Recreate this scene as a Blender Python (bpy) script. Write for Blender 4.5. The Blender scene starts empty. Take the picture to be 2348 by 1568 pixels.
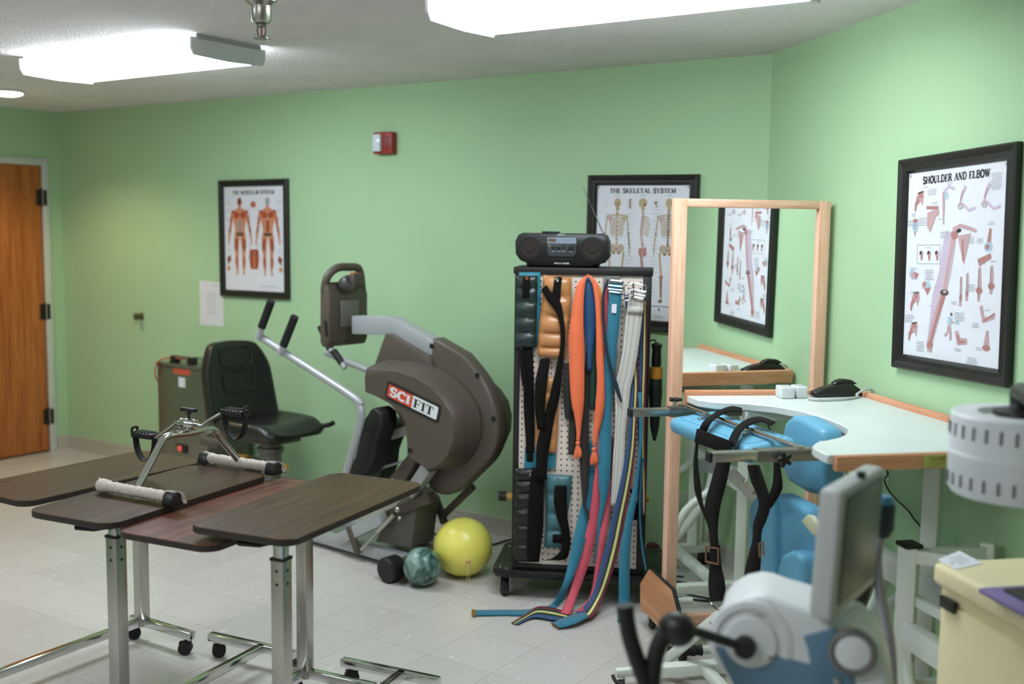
import bpy, bmesh, math, random
from mathutils import Vector, Matrix, Euler
random.seed(7)
scene = bpy.context.scene
COL = scene.collection
PI = math.pi
# ------------------------------------------------------------------ camera
W_PX, H_PX = 2348, 1568
FOC = 2481.0
YAW, PITCH, ROLL, CAM_H = 0.589093, 0.104223, 0.012453, 1.6518
FW = Vector((-math.sin(YAW)*math.cos(PITCH), math.cos(YAW)*math.cos(PITCH), -math.sin(PITCH)))
RT0 = Vector((math.cos(YAW), math.sin(YAW), 0))
UP0 = RT0.cross(FW)
RT = RT0*math.cos(ROLL) + UP0*math.sin(ROLL)
UP = -RT0*math.sin(ROLL) + UP0*math.cos(ROLL)
DH = Vector((-math.sin(YAW), math.cos(YAW), 0))
CAM = Vector((0, 0, CAM_H))
cam_data = bpy.data.cameras.new('camera')
cam = bpy.data.objects.new('camera', cam_data)
COL.objects.link(cam)
cam.matrix_world = Matrix(((RT.x, UP.x, -FW.x, 0), (RT.y, UP.y, -FW.y, 0), (RT.z, UP.z, -FW.z, CAM_H), (0, 0, 0, 1)))
cam_data.sensor_width = 36
cam_data.lens = FOC / W_PX * 36
cam_data.clip_start = 0.05
cam_data.dof.use_dof = True
cam_data.dof.focus_distance = 3.9
cam_data.dof.aperture_fstop = 1.7
scene.camera = cam
# ------------------------------------------------------------------ world + exposure
world = bpy.data.worlds.new('world')
scene.world = world
world.use_nodes = True
world.node_tree.nodes['Background'].inputs[0].default_value = (0.9, 0.95, 1, 1)
world.node_tree.nodes['Background'].inputs[1].default_value = 0.0
scene.view_settings.view_transform = 'Standard'
scene.view_settings.look = 'None'
scene.view_settings.exposure = 0.0
scene.view_settings.gamma = 1.0
scene.view_settings.use_curve_mapping = False
LAMP = 20.8          # radiance of the fluorescent lenses
WARM = 12.0          # radiance of the small warm lamps' lenses
WARM_W = 55.0        # watts of the warm downlight
# room (metres), solved from the photograph's wall, floor and ceiling lines
XL, XR, YB, ZC = -7.0894, -1.7842, 4.7284, 2.44
# ------------------------------------------------------------------ pixel -> place
def ray(x, y):
    return RT*((x-W_PX/2)/FOC) - UP*((y-H_PX/2)/FOC) + FW
def plane_pt(x, y, p, n):
    v = ray(x, y); n = Vector(n)
    return CAM + v*((Vector(p)-CAM).dot(n)/v.dot(n))
def zpt(x, y, z): return plane_pt(x, y, (0, 0, z), (0, 0, 1))
def back_pt(x, y, off=0): return plane_pt(x, y, (0, YB-off, 0), (0, 1, 0))
NR = Vector((1, 1, 0)).normalized()
def right_pt(x, y, off=0): return plane_pt(x, y, Vector((XR, YB, 0))-NR*off, NR)
def depth_pt(x, y, d):
    v = ray(x, y); return CAM + v*(d/v.dot(DH))
def to_px(p):
    v = Vector(p)-CAM; d = v.dot(FW)
    return (W_PX/2+FOC*v.dot(RT)/d, H_PX/2-FOC*v.dot(UP)/d) if d > .01 else (-9999, -9999)
def dirv(deg): return Vector((math.cos(math.radians(deg)), math.sin(math.radians(deg)), 0))
Z3 = Vector((0, 0, 1))
# ------------------------------------------------------------------ materials
def lin(c):
    if isinstance(c, str):
        c = [int(c[i:i+2], 16)/255 for i in (0, 2, 4)]
        c = [x/12.92 if x <= .04045 else ((x+.055)/1.055)**2.4 for x in c]
    return (c[0], c[1], c[2], 1)
MATS = {}
def M(name, col, rough=.5, metal=0, var=0, vscale=8, bump=0, bscale=60, stretch=(1, 1, 1), spec=.5, coat=0, sheen=0, trans=0, emit=0, ecol=None, alpha=1):
    """procedural principled material: colour with noise variation and noise bump"""
    if name in MATS: return MATS[name]
    m = bpy.data.materials.new(name); m.use_nodes = True
    nt = m.node_tree; b = nt.nodes['Principled BSDF']
    c = lin(col)
    b.inputs['Base Color'].default_value = c
    b.inputs['Roughness'].default_value = rough
    b.inputs['Metallic'].default_value = metal
    b.inputs['Specular IOR Level'].default_value = spec
    b.inputs['Coat Weight'].default_value = coat
    b.inputs['Coat Roughness'].default_value = .15
    b.inputs['Sheen Weight'].default_value = sheen
    b.inputs['Transmission Weight'].default_value = trans
    if emit:
        b.inputs['Emission Color'].default_value = lin(ecol or col)
        b.inputs['Emission Strength'].default_value = emit
    tc = nt.nodes.new('ShaderNodeTexCoord'); mp = nt.nodes.new('ShaderNodeMapping')
    mp.inputs['Scale'].default_value = stretch
    nt.links.new(tc.outputs['Object'], mp.inputs[0])
    nz = nt.nodes.new('ShaderNodeTexNoise'); nz.inputs['Scale'].default_value = vscale; nz.inputs['Detail'].default_value = 5
    nt.links.new(mp.outputs[0], nz.inputs[0])
    hs = nt.nodes.new('ShaderNodeHueSaturation'); hs.inputs['Color'].default_value = c
    mr = nt.nodes.new('ShaderNodeMapRange'); mr.inputs[1].default_value = .3; mr.inputs[2].default_value = .7
    v = max(var, .03)
    mr.inputs[3].default_value = 1-v; mr.inputs[4].default_value = 1+v
    nt.links.new(nz.outputs[0], mr.inputs[0]); nt.links.new(mr.outputs[0], hs.inputs['Value']); nt.links.new(hs.outputs[0], b.inputs['Base Color'])
    if bump:
        n2 = nt.nodes.new('ShaderNodeTexNoise'); n2.inputs['Scale'].default_value = bscale; n2.inputs['Detail'].default_value = 4
        nt.links.new(mp.outputs[0], n2.inputs[0])
        bp = nt.nodes.new('ShaderNodeBump'); bp.inputs['Strength'].default_value = bump; bp.inputs['Distance'].default_value = .01
        nt.links.new(n2.outputs[0], bp.inputs['Height']); nt.links.new(bp.outputs[0], b.inputs['Normal'])
    MATS[name] = m
    return m
def wood(name, c1, c2, rough=.4, axis=2, scale=30, coat=0.0):
    """grain running along one object axis"""
    if name in MATS: return MATS[name]
    m = bpy.data.materials.new(name); m.use_nodes = True
    nt = m.node_tree; b = nt.nodes['Principled BSDF']; b.inputs['Roughness'].default_value = rough
    b.inputs['Coat Weight'].default_value = coat; b.inputs['Specular IOR Level'].default_value = .28
    tc = nt.nodes.new('ShaderNodeTexCoord'); mp = nt.nodes.new('ShaderNodeMapping')
    s = [1, 1, 1]; s[axis] = .05
    mp.inputs['Scale'].default_value = s
    nt.links.new(tc.outputs['Object'], mp.inputs[0])
    nz = nt.nodes.new('ShaderNodeTexNoise'); nz.inputs['Scale'].default_value = scale; nz.inputs['Detail'].default_value = 8; nz.inputs['Roughness'].default_value = .65; nz.inputs['Distortion'].default_value = .4
    nt.links.new(mp.outputs[0], nz.inputs[0])
    nf = nt.nodes.new('ShaderNodeTexNoise'); nf.inputs['Scale'].default_value = scale*6; nf.inputs['Detail'].default_value = 3
    nt.links.new(mp.outputs[0], nf.inputs[0])
    ad = nt.nodes.new('ShaderNodeMath'); ad.operation = 'MULTIPLY_ADD'; ad.inputs[1].default_value = .35
    nt.links.new(nf.outputs[0], ad.inputs[0]); nt.links.new(nz.outputs[0], ad.inputs[2])
    cr = nt.nodes.new('ShaderNodeValToRGB')
    cr.color_ramp.elements[0].position = .48; cr.color_ramp.elements[0].color = lin(c1)
    cr.color_ramp.elements[1].position = .82; cr.color_ramp.elements[1].color = lin(c2)
    nt.links.new(ad.outputs[0], cr.inputs[0]); nt.links.new(cr.outputs[0], b.inputs['Base Color'])
    bp = nt.nodes.new('ShaderNodeBump'); bp.inputs['Strength'].default_value = .08; bp.inputs['Distance'].default_value = .002
    nt.links.new(ad.outputs[0], bp.inputs['Height']); nt.links.new(bp.outputs[0], b.inputs['Normal'])
    MATS[name] = m
    return m
# ------------------------------------------------------------------ mesh builder
class MB:
    def __init__(s): s.v = []; s.f = []; s.mi = []
    def add(s, vs, fs, mi=0):
        o = len(s.v); s.v += [Vector(v) for v in vs]
        for f in fs: s.f.append([i+o for i in f]); s.mi.append(mi)
        return s
    def box(s, c, size, ax=None, mi=0):
        c = Vector(c); X, Y, Z = ax if ax else (Vector((1, 0, 0)), Vector((0, 1, 0)), Z3)
        a, b, d = size[0]/2, size[1]/2, size[2]/2
        vs = [c+X*(a*i)+Y*(b*j)+Z*(d*k) for k in (-1, 1) for j in (-1, 1) for i in (-1, 1)]
        return s.add(vs, [(0, 2, 3, 1), (4, 5, 7, 6), (0, 1, 5, 4), (1, 3, 7, 5), (3, 2, 6, 7), (2, 0, 4, 6)], mi)
    def bar(s, p0, p1, w, h, up=Z3, mi=0):
        p0, p1 = Vector(p0), Vector(p1); d = (p1-p0); L = d.length; d.normalize()
        x = d.cross(Vector(up))
        x = x.normalized() if x.length > 1e-5 else Vector((1, 0, 0))
        return s.box((p0+p1)/2, (w, L, h), (x, d, x.cross(d)), mi)
    def cyl(s, p0, p1, r, r1=None, n=18, mi=0):
        return s.tube([p0, p1], [r, r if r1 is None else r1], n, mi)
    def tube(s, pts, r, n=10, mi=0, closed=False):
        pts = [Vector(p) for p in pts]; N = len(pts)
        rr = list(r) if isinstance(r, (list, tuple)) else [r]*N
        tg = []
        for i in range(N):
            a = pts[(i-1) % N] if (i > 0 or closed) else pts[i]
            b = pts[(i+1) % N] if (i < N-1 or closed) else pts[i]
            tg.append((b-a).normalized())
        ref = Z3 if abs(tg[0].z) < .9 else Vector((1, 0, 0))
        x = tg[0].cross(ref).normalized(); vs = []; fs = []
        for i in range(N):
            x = (x - tg[i]*x.dot(tg[i])).normalized(); y = tg[i].cross(x)
            vs += [pts[i]+(x*math.cos(2*PI*k/n)+y*math.sin(2*PI*k/n))*rr[i] for k in range(n)]
        for i in range(N-1 if not closed else N):
            j = (i+1) % N
            for k in range(n): fs.append((i*n+k, i*n+(k+1) % n, j*n+(k+1) % n, j*n+k))
        if not closed: fs += [tuple(range(n-1, -1, -1)), tuple(range((N-1)*n, N*n))]
        return s.add(vs, fs, mi)
    def prism(s, pts, vec, mi=0, mi_side=None):
        pts = [Vector(p) for p in pts]; vec = Vector(vec); n = len(pts)
        s.add(pts+[p+vec for p in pts], [], mi); o = len(s.v)-2*n
        s.f.append([o+i for i in range(n-1, -1, -1)]); s.f.append([o+n+i for i in range(n)]); s.mi += [mi, mi]
        for i in range(n):
            s.f.append([o+i, o+(i+1) % n, o+n+(i+1) % n, o+n+i]); s.mi.append(mi if mi_side is None else mi_side)
        return s
    def loft(s, rings, caps=True, mi=0):
        n = len(rings[0]); vs = [p for r in rings for p in r]; fs = []
        for i in range(len(rings)-1):
            for k in range(n): fs.append((i*n+k, i*n+(k+1) % n, (i+1)*n+(k+1) % n, (i+1)*n+k))
        if caps: fs += [tuple(range(n-1, -1, -1)), tuple(range((len(rings)-1)*n, len(rings)*n))]
        return s.add(vs, fs, mi)
    def grid(s, rows, mi=0, mifun=None):
        R, C = len(rows), len(rows[0]); o = len(s.v)
        s.v += [Vector(p) for r in rows for p in r]
        for i in range(R-1):
            for j in range(C-1):
                s.f.append([o+i*C+j, o+i*C+j+1, o+(i+1)*C+j+1, o+(i+1)*C+j]); s.mi.append(mifun(i, j) if mifun else mi)
        return s
    def lathe(s, prof, org=(0, 0, 0), axis=Z3, n=24, mi=0):
        """prof: list of (radius, height along axis)"""
        org = Vector(org); a = Vector(axis).normalized()
        x = a.cross(Vector((0, 0, 1)) if abs(a.z) < .9 else Vector((1, 0, 0))).normalized(); y = a.cross(x)
        return s.loft([[org+a*h+(x*math.cos(2*PI*k/n)+y*math.sin(2*PI*k/n))*max(r, 1e-4) for k in range(n)] for r, h in prof], True, mi)
    def ball(s, c, r, n=24, sc=(1, 1, 1), ax=None, mi=0):
        c = Vector(c); X, Y, Z = ax if ax else (Vector((1, 0, 0)), Vector((0, 1, 0)), Z3)
        rings = []
        m = max(6, n//2)
        for i in range(m+1):
            t = PI*i/m; q = max(math.sin(t), 1e-3)
            rings.append([c+X*(r*sc[0]*q*math.cos(2*PI*k/n))+Y*(r*sc[1]*q*math.sin(2*PI*k/n))-Z*(r*sc[2]*math.cos(t)) for k in range(n)])
        return s.loft(rings, True, mi)
    def build(s, name, mats, parent=None, smooth=True, bevel=0, seg=2, sub=0, solid=0, angle=38, kind=None):
        me = bpy.data.meshes.new(name)
        vs = s.v
        if parent is not None:
            inv = parent.get('_w'); inv = WORLD_INV[parent.name]
            vs = [inv @ v for v in vs]
        me.from_pydata([tuple(v) for v in vs], [], s.f)
        mats = mats if isinstance(mats, (list, tuple)) else [mats]
        for m in mats: me.materials.append(m)
        for p, i in zip(me.polygons, s.mi): p.material_index = min(i, len(mats)-1)
        bm = bmesh.new(); bm.from_mesh(me)
        bmesh.ops.recalc_face_normals(bm, faces=bm.faces)
        if bevel:
            bm.edges.ensure_lookup_table()
            es = [e for e in bm.edges if len(e.link_faces) == 2 and e.calc_face_angle(0) > math.radians(35)]
            bmesh.ops.bevel(bm, geom=es, offset=bevel, segments=seg, profile=.5, affect='EDGES', clamp_overlap=True)
        bm.to_mesh(me); bm.free()
        if smooth:
            for p in me.polygons: p.use_smooth = True
            me.set_sharp_from_angle(angle=math.radians(angle))
        o = bpy.data.objects.new(name, me); COL.objects.link(o)
        if parent is not None: o.parent = parent
        WORLD_INV[o.name] = WORLD_INV[parent.name] if parent is not None else Matrix()
        if solid:
            sm = o.modifiers.new('thickness', 'SOLIDIFY'); sm.thickness = solid; sm.offset = 0
        if sub:
            sm = o.modifiers.new('smooth', 'SUBSURF'); sm.levels = sub; sm.render_levels = sub
        if kind: o['kind'] = kind
        return o
WORLD_INV = {}
def tag(o, label=None, cat=None, group=None, kind=None):
    if label: o['label'] = label
    if cat: o['category'] = cat
    if group: o['group'] = group
    if kind: o['kind'] = kind
    return o
def thing(name, label, cat, loc=(0, 0, 0), rotz=0, group=None):
    o = bpy.data.objects.new(name, None); COL.objects.link(o)
    o.empty_display_size = .1
    o.location = loc; o.rotation_euler = (0, 0, rotz)
    WORLD_INV[o.name] = (Matrix.Translation(Vector(loc)) @ Matrix.Rotation(rotz, 4, 'Z')).inverted()
    return tag(o, label, cat, group)
def rebase(o, loc):
    """single-mesh thing: move its origin to the base without moving the mesh"""
    o.data.transform(Matrix.Translation(-Vector(loc))); o.location = loc
    return o
def catmull(P, k=4):
    """smooth path through vectors"""
    P = [Vector(p) for p in P]
    if len(P) < 3: return P
    out = []
    for i in range(len(P)-1):
        a, b, c, d = P[max(i-1, 0)], P[i], P[i+1], P[min(i+2, len(P)-1)]
        for j in range(k):
            t = j/k
            out.append(.5*((2*b)+(c-a)*t+(2*a-5*b+4*c-d)*t*t+(3*b-a-3*c+d)*t**3))
    out.append(P[-1])
    return out
def ribbon(left, right, k=4, stripes=None):
    """belt or strap from its two edge paths; stripes = cut positions 0..1, each stripe its own material slot"""
    L, R = catmull(left, k), catmull(right, k)
    cuts = stripes or [0, .5, 1]
    mb = MB()
    mb.grid([[a.lerp(b, c) for c in cuts] for a, b in zip(L, R)], mifun=(lambda i, j: j) if stripes else None)
    return mb
def rrect(w, h, r, n=6, cx=0, cy=0):
    out = []
    for sx, sy, a0 in ((1, 1, 0), (-1, 1, 90), (-1, -1, 180), (1, -1, 270)):
        for i in range(n+1):
            a = math.radians(a0+90*i/n)
            out.append((cx+sx*(w/2-r)+r*math.cos(a), cy+sy*(h/2-r)+r*math.sin(a)))
    return out
# ------------------------------------------------------------------ serif stroke lettering
def _arc(cx, cy, rx, ry, a0, a1, n=12):
    return [(cx+rx*math.cos(math.radians(a0+(a1-a0)*i/n)), cy+ry*math.sin(math.radians(a0+(a1-a0)*i/n))) for i in range(n+1)]
GLYPH = {
 'A': (.8, [('h', [(.08, 0), (.38, 1)]), ('v', [(.4, 1), (.7, 0)]), ('h', [(.2, .35), (.58, .35)])], [(.08, 0), (.7, 0)]),
 'B': (.72, [('v', [(.15, 0), (.15, 1)]), ('m', [(.15, .97), (.4, .97)]+_arc(.4, .75, .2, .22, 90, -90)+[(.15, .53)]), ('m', [(.4, .53)]+_arc(.42, .28, .24, .25, 90, -90)+[(.15, .03)])], [(.1, 0), (.1, 1)]),
 'C': (.75, [('v', _arc(.42, .5, .33, .47, 45, 315, 20)), ('h', [(.68, .7), (.68, .98)])], []),
 'D': (.8, [('v', [(.15, 0), (.15, 1)]), ('m', [(.15, .97), (.35, .97)]+_arc(.35, .5, .35, .47, 90, -90, 16)+[(.15, .03)])], [(.1, 0), (.1, 1)]),
 'E': (.7, [('v', [(.15, 0), (.15, 1)]), ('h', [(.1, .96), (.6, .96)]), ('h', [(.15, .52), (.45, .52)]), ('h', [(.1, .04), (.63, .04)]), ('h', [(.6, .98), (.6, .74)]), ('h', [(.63, .02), (.63, .28)]), ('h', [(.45, .62), (.45, .42)])], [(.1, 0), (.1, 1)]),
 'F': (.66, [('v', [(.15, 0), (.15, 1)]), ('h', [(.1, .96), (.6, .96)]), ('h', [(.15, .52), (.45, .52)]), ('h', [(.6, .98), (.6, .72)]), ('h', [(.45, .62), (.45, .42)])], [(.15, 0), (.1, 1)]),
 'G': (.8, [('v', _arc(.42, .5, .33, .47, 45, 320, 20)), ('v', [(.68, .05), (.68, .42)])], [(.66, .42)]),
 'H': (.85, [('v', [(.15, 0), (.15, 1)]), ('v', [(.68, 0), (.68, 1)]), ('h', [(.15, .52), (.68, .52)])], [(.15, 0), (.15, 1), (.68, 0), (.68, 1)]),
 'I': (.36, [('v', [(.18, 0), (.18, 1)])], [(.18, 0), (.18, 1)]),
 'K': (.82, [('v', [(.15, 0), (.15, 1)]), ('h', [(.18, .42), (.62, .98)]), ('v', [(.33, .6), (.68, .02)])], [(.15, 0), (.15, 1), (.62, 1), (.7, 0)]),
 'L': (.68, [('v', [(.15, 0), (.15, 1)]), ('h', [(.1, .04), (.6, .04)]), ('h', [(.6, .02), (.6, .3)])], [(.15, 0), (.15, 1)]),
 'M': (1., [('h', [(.12, 0), (.14, 1)]), ('v', [(.16, .97), (.48, .04)]), ('h', [(.48, .04), (.8, .97)]), ('v', [(.82, 0), (.82, 1)])], [(.12, 0), (.1, 1), (.82, 0), (.86, 1)]),
 'N': (.85, [('h', [(.13, 0), (.13, 1)]), ('v', [(.15, .97), (.66, .03)]), ('h', [(.68, 0), (.68, 1)])], [(.13, 0), (.1, 1), (.68, 1)]),
 'O': (.82, [('v', _arc(.41, .5, .32, .47, 0, 360, 26))], []),
 'P': (.7, [('v', [(.15, 0), (.15, 1)]), ('m', [(.15, .97), (.4, .97)]+_arc(.4, .73, .21, .24, 90, -90)+[(.15, .49)])], [(.15, 0), (.1, 1)]),
 'R': (.8, [('v', [(.15, 0), (.15, 1)]), ('m', [(.15, .97), (.4, .97)]+_arc(.4, .75, .2, .22, 90, -90)+[(.15, .53)]), ('v', [(.4, .53), (.65, .03)])], [(.15, 0), (.1, 1), (.68, 0)]),
 'S': (.66, [('v', _arc(.33, .74, .23, .23, 20, 250, 12)+_arc(.33, .26, .25, .23, 90, -160, 14)), ('h', [(.55, .7), (.55, .97)]), ('h', [(.09, .03), (.09, .3)])], []),
 'T': (.76, [('v', [(.37, 0), (.37, 1)]), ('h', [(.06, .96), (.68, .96)]), ('h', [(.07, .98), (.07, .72)]), ('h', [(.67, .98), (.67, .72)])], [(.37, 0)]),
 'U': (.82, [('v', [(.15, 1), (.15, .35)]+_arc(.41, .32, .26, .29, 180, 300, 8)), ('h', _arc(.41, .32, .25, .29, 300, 360, 5)+[(.66, 1)])], [(.15, 1), (.66, 1)]),
 'W': (1.05, [('v', [(.1, 1), (.33, .02)]), ('h', [(.33, .02), (.52, .9)]), ('v', [(.5, .95), (.73, .02)]), ('h', [(.73, .02), (.94, 1)])], [(.1, 1), (.5, 1), (.94, 1)]),
 'Y': (.78, [('v', [(.1, 1), (.38, .48)]), ('h', [(.64, 1), (.4, .48)]), ('v', [(.38, .5), (.38, 0)])], [(.1, 1), (.64, 1), (.38, 0)]),
 ' ': (.4, [], [])}
def stroke2d(pts, w):
    out = []
    n = len(pts)
    nor = []
    for i in range(n):
        a, b = pts[max(i-1, 0)], pts[min(i+1, n-1)]
        dx, dy = b[0]-a[0], b[1]-a[1]; L = math.hypot(dx, dy) or 1
        nor.append((-dy/L*w/2, dx/L*w/2))
    return nor
def text2d(txt, weight=.2, serif=True):
    """list of quads (in em units) and the total width"""
    quads = []; x0 = 0
    for ch in txt:
        w, strokes, serifs = GLYPH[ch]
        for kind, pts in strokes:
            wd = {'v': weight, 'm': weight*.75, 'h': weight*.42}[kind]
            nor = stroke2d(pts, wd)
            for i in range(len(pts)-1):
                (ax, ay), (bx, by) = pts[i], pts[i+1]; (na, ma), (nb, mb_) = nor[i], nor[i+1]
                quads.append([(x0+ax+na, ay+ma), (x0+ax-na, ay-ma), (x0+bx-nb, by-mb_), (x0+bx+nb, by+mb_)])
        if serif:
            for sx, sy in serifs:
                h = .09; y0 = sy if sy < .5 else sy-h
                quads.append([(x0+sx-.17, y0), (x0+sx+.17, y0), (x0+sx+.17, y0+h), (x0+sx-.17, y0+h)])
        x0 += w+.04
    return quads, x0
class Art:
    """flat print: coloured shapes on a sheet, in sheet coordinates (metres from its centre)"""
    def __init__(s, org, X, Y, N): s.o, s.X, s.Y, s.N = Vector(org), Vector(X), Vector(Y), Vector(N); s.mb = MB(); s.lay = 0
    def poly(s, pts, mi, layer=None):
        s.lay += 1
        h = .0004+.0000015*s.lay
        s.mb.add([s.o+s.X*p[0]+s.Y*p[1]+s.N*h for p in pts], [tuple(range(len(pts)))], mi)
    def ell(s, cx, cy, rx, ry, mi, rot=0, n=14):
        c, d = math.cos(math.radians(rot)), math.sin(math.radians(rot))
        s.poly([(cx+rx*math.cos(2*PI*k/n)*c-ry*math.sin(2*PI*k/n)*d, cy+rx*math.cos(2*PI*k/n)*d+ry*math.sin(2*PI*k/n)*c) for k in range(n)], mi)
    def limb(s, pts, w, mi):
        ws = w if isinstance(w, (list, tuple)) else [w]*len(pts)
        n1 = stroke2d(pts, 1)
        a = [(p[0]+q[0]*ww, p[1]+q[1]*ww) for p, q, ww in zip(pts, n1, ws)]
        b = [(p[0]-q[0]*ww, p[1]-q[1]*ww) for p, q, ww in zip(pts, n1, ws)]
        for i in range(len(pts)-1): s.poly([a[i], b[i], b[i+1], a[i+1]], mi)
        for i in range(1, len(pts)-1): s.ell(pts[i][0], pts[i][1], ws[i]/2, ws[i]/2, mi, n=8)
    def rect(s, x, y, w, h, mi): s.poly([(x-w/2, y-h/2), (x+w/2, y-h/2), (x+w/2, y+h/2), (x-w/2, y+h/2)], mi)
    def text(s, txt, cx, cy, height, width, mi, weight=.2, ang=0, serif=True):
        q, tw = text2d(txt, weight, serif); kx = width/tw
        c, d = math.cos(math.radians(ang)), math.sin(math.radians(ang))
        for quad in q:
            pts = []
            for x, y in quad:
                u, v = (x-tw/2)*kx, (y-.5)*height
                pts.append((cx+u*c-v*d, cy+u*d+v*c))
            s.poly(pts, mi)
    def lines(s, x, y, w, n, dy, mi, h=.0022, rnd=random):
        for i in range(n): s.rect(x-rnd.random()*w*.06, y-i*dy, w*(.7+.3*rnd.random()), h, mi)
# ================================================================== materials
m_wall = M('green_wall_paint', (.41, .60, .355), .62, var=.03, vscale=1.5, bump=.05, bscale=160, spec=.3)
m_ceil = M('textured_ceiling_paint', (.90, .845, .85), .9, var=.04, vscale=3, bump=1.0, bscale=110, spec=.2)
m_base = M('grey_vinyl_baseboard', 'b5afa3', .45, var=.03)
m_white_paint = M('white_enamel', 'd9dcd6', .4, var=.02)
m_black_plastic = M('black_plastic', '1b1917', .42, var=.05, bump=.04, bscale=300)
m_black_matte = M('black_matte', '171513', .7, var=.06)
m_webbing = M('black_webbing', '14110f', .85, var=.1, vscale=90, bump=.3, bscale=400, spec=.15)
m_chrome = M('chrome', 'd8d8d8', .13, 1, var=.02)
m_steel = M('brushed_steel', 'b9b7b0', .28, 1, var=.05, vscale=20, stretch=(1, 1, .05))
m_dull_steel = M('dull_steel', '8f8d86', .35, 1, var=.05)
m_silver = M('silver_paint', 'aeb0b2', .38, .25, var=.02)
m_charcoal = M('charcoal_moulded_plastic', '53493f', .5, var=.04, vscale=3, bump=.06, bscale=400)
m_paper = M('paper', 'dcdce2', .55, var=.015)
m_frame = M('dark_poster_frame', '1c1a16', .38, var=.1, vscale=30)
m_oak = wood('light_oak', 'd0997b', 'ecc2a6', .45, 2, 34)
m_oak_h = wood('light_oak_rail', 'b97f58', 'd9a37c', .42, 0, 34)
m_walnut = wood('walnut_laminate', '2a1c12', '533a24', .36, 1, 42)
m_walnut_r = wood('reddish_walnut_laminate', '3a2018', '744938', .36, 1, 42)
m_edge = M('dark_laminate_edge', '231a15', .45)
m_blue = M('sky_blue_vinyl', '62a3c0', .42, var=.04, vscale=4, bump=.05, bscale=250)
m_white_steel = M('white_powder_coat', 'e0e4da', .38, var=.03)
m_rubber = M('black_rubber', '131211', .6, var=.06)
m_offwhite = M('off_white_wall_paint', 'd8d4ca', .6, var=.03, vscale=1.5, bump=.05, bscale=160)
# ================================================================== room shell
NT = Vector((1, -1, 0)).normalized()
R_END = Vector((XR+5.0, YB-5.0, 0))
X_FAR, Y_REAR = XR+5.0, -2.6
def struct(mb, name, m, **k): return tag(mb.build(name, m, **k), kind='structure')
struct(MB().box(((XL+XR)/2, YB+.06, ZC/2), (XR-XL+.24, .12, ZC)), 'wall_back', m_wall, smooth=False)
c0 = Vector((XR, YB, 0))
cR = (c0+R_END)/2+NR*.06; cR.z = ZC/2
struct(MB().box(cR, ((R_END-c0).length+.05, .12, ZC), (NT, NR, Z3)), 'wall_right', m_wall, smooth=False)
DY0, DY1, DZ = 3.655, 4.575, 2.055            # door opening in the left wall
mb = MB()
mb.box((XL-.06, (YB+.12+DY1)/2, ZC/2), (.12, YB+.12-DY1, ZC))
mb.box((XL-.06, (DY0+DY1)/2, (ZC+DZ)/2), (.12, DY1-DY0, ZC-DZ))
mb.box((XL-.06, (DY0+Y_REAR)/2, ZC/2), (.12, DY0-Y_REAR, ZC))
struct(mb, 'wall_left', m_wall, smooth=False)
struct(MB().box(((XL+X_FAR)/2, Y_REAR-.06, ZC/2), (X_FAR-XL+.24, .12, ZC)), 'wall_front', m_offwhite, smooth=False)
struct(MB().box((X_FAR+.06, (R_END.y+Y_REAR)/2, ZC/2), (.12, R_END.y-Y_REAR, ZC)), 'wall_side', m_offwhite, smooth=False)
poly = [Vector((XL-.12, YB+.12, 0)), Vector((XR+.05, YB+.12, 0)), R_END+NR*.12, Vector((X_FAR+.12, Y_REAR-.12, 0)), Vector((XL-.12, Y_REAR-.12, 0))]
struct(MB().prism([p+Z3*ZC for p in poly], (0, 0, .1)), 'ceiling', m_ceil, smooth=False)
# floor: tile grid; tiles the camera sees are pieces, the rest of the slab carries on underneath
def tile_mat(joint):
    m = bpy.data.materials.new('vinyl_tile' if not joint else 'vinyl_floor_beyond'); m.use_nodes = True
    nt = m.node_tree; b = nt.nodes['Principled BSDF']
    b.inputs['Roughness'].default_value = .27; b.inputs['Specular IOR Level'].default_value = .5
    geo = nt.nodes.new('ShaderNodeNewGeometry')
    oi = nt.nodes.new('ShaderNodeObjectInfo')
    mp = nt.nodes.new('ShaderNodeMapping'); mp.inputs['Scale'].default_value = (1, .3, 1); mp.inputs['Rotation'].default_value = (0, 0, .5)
    nt.links.new(geo.outputs['Position'], mp.inputs[0])
    nz = nt.nodes.new('ShaderNodeTexNoise'); nz.inputs['Scale'].default_value = 46; nz.inputs['Detail'].default_value = 2
    nt.links.new(mp.outputs[0], nz.inputs[0])
    cr = nt.nodes.new('ShaderNodeValToRGB')
    e = cr.color_ramp.elements
    e[0].position = .22; e[0].color = lin('b9ab98')
    e[1].position = .33; e[1].color = lin('c8c3bc')
    x = e.new(.66); x.color = lin('c8c3bc'); x = e.new(.74); x.color = lin('dedcd6')
    nt.links.new(nz.outputs[0], cr.inputs[0])
    hs = nt.nodes.new('ShaderNodeHueSaturation')
    mr = nt.nodes.new('ShaderNodeMapRange'); mr.inputs[3].default_value = .95; mr.inputs[4].default_value = 1.03
    nt.links.new(oi.outputs['Random'], mr.inputs[0]); nt.links.new(mr.outputs[0], hs.inputs['Value'])
    nt.links.new(cr.outputs[0], hs.inputs['Color']); nt.links.new(hs.outputs[0], b.inputs['Base Color'])
    return m
m_tile = tile_mat(False)
m_slab = M('floor_joint', 'c0bbb1', .4)
mb = MB().prism([p+Z3*-.12 for p in poly], (0, 0, .1176))
floor = struct(mb, 'floor', m_slab, smooth=False)
T = .3048
me = None
tiles = []
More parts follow.
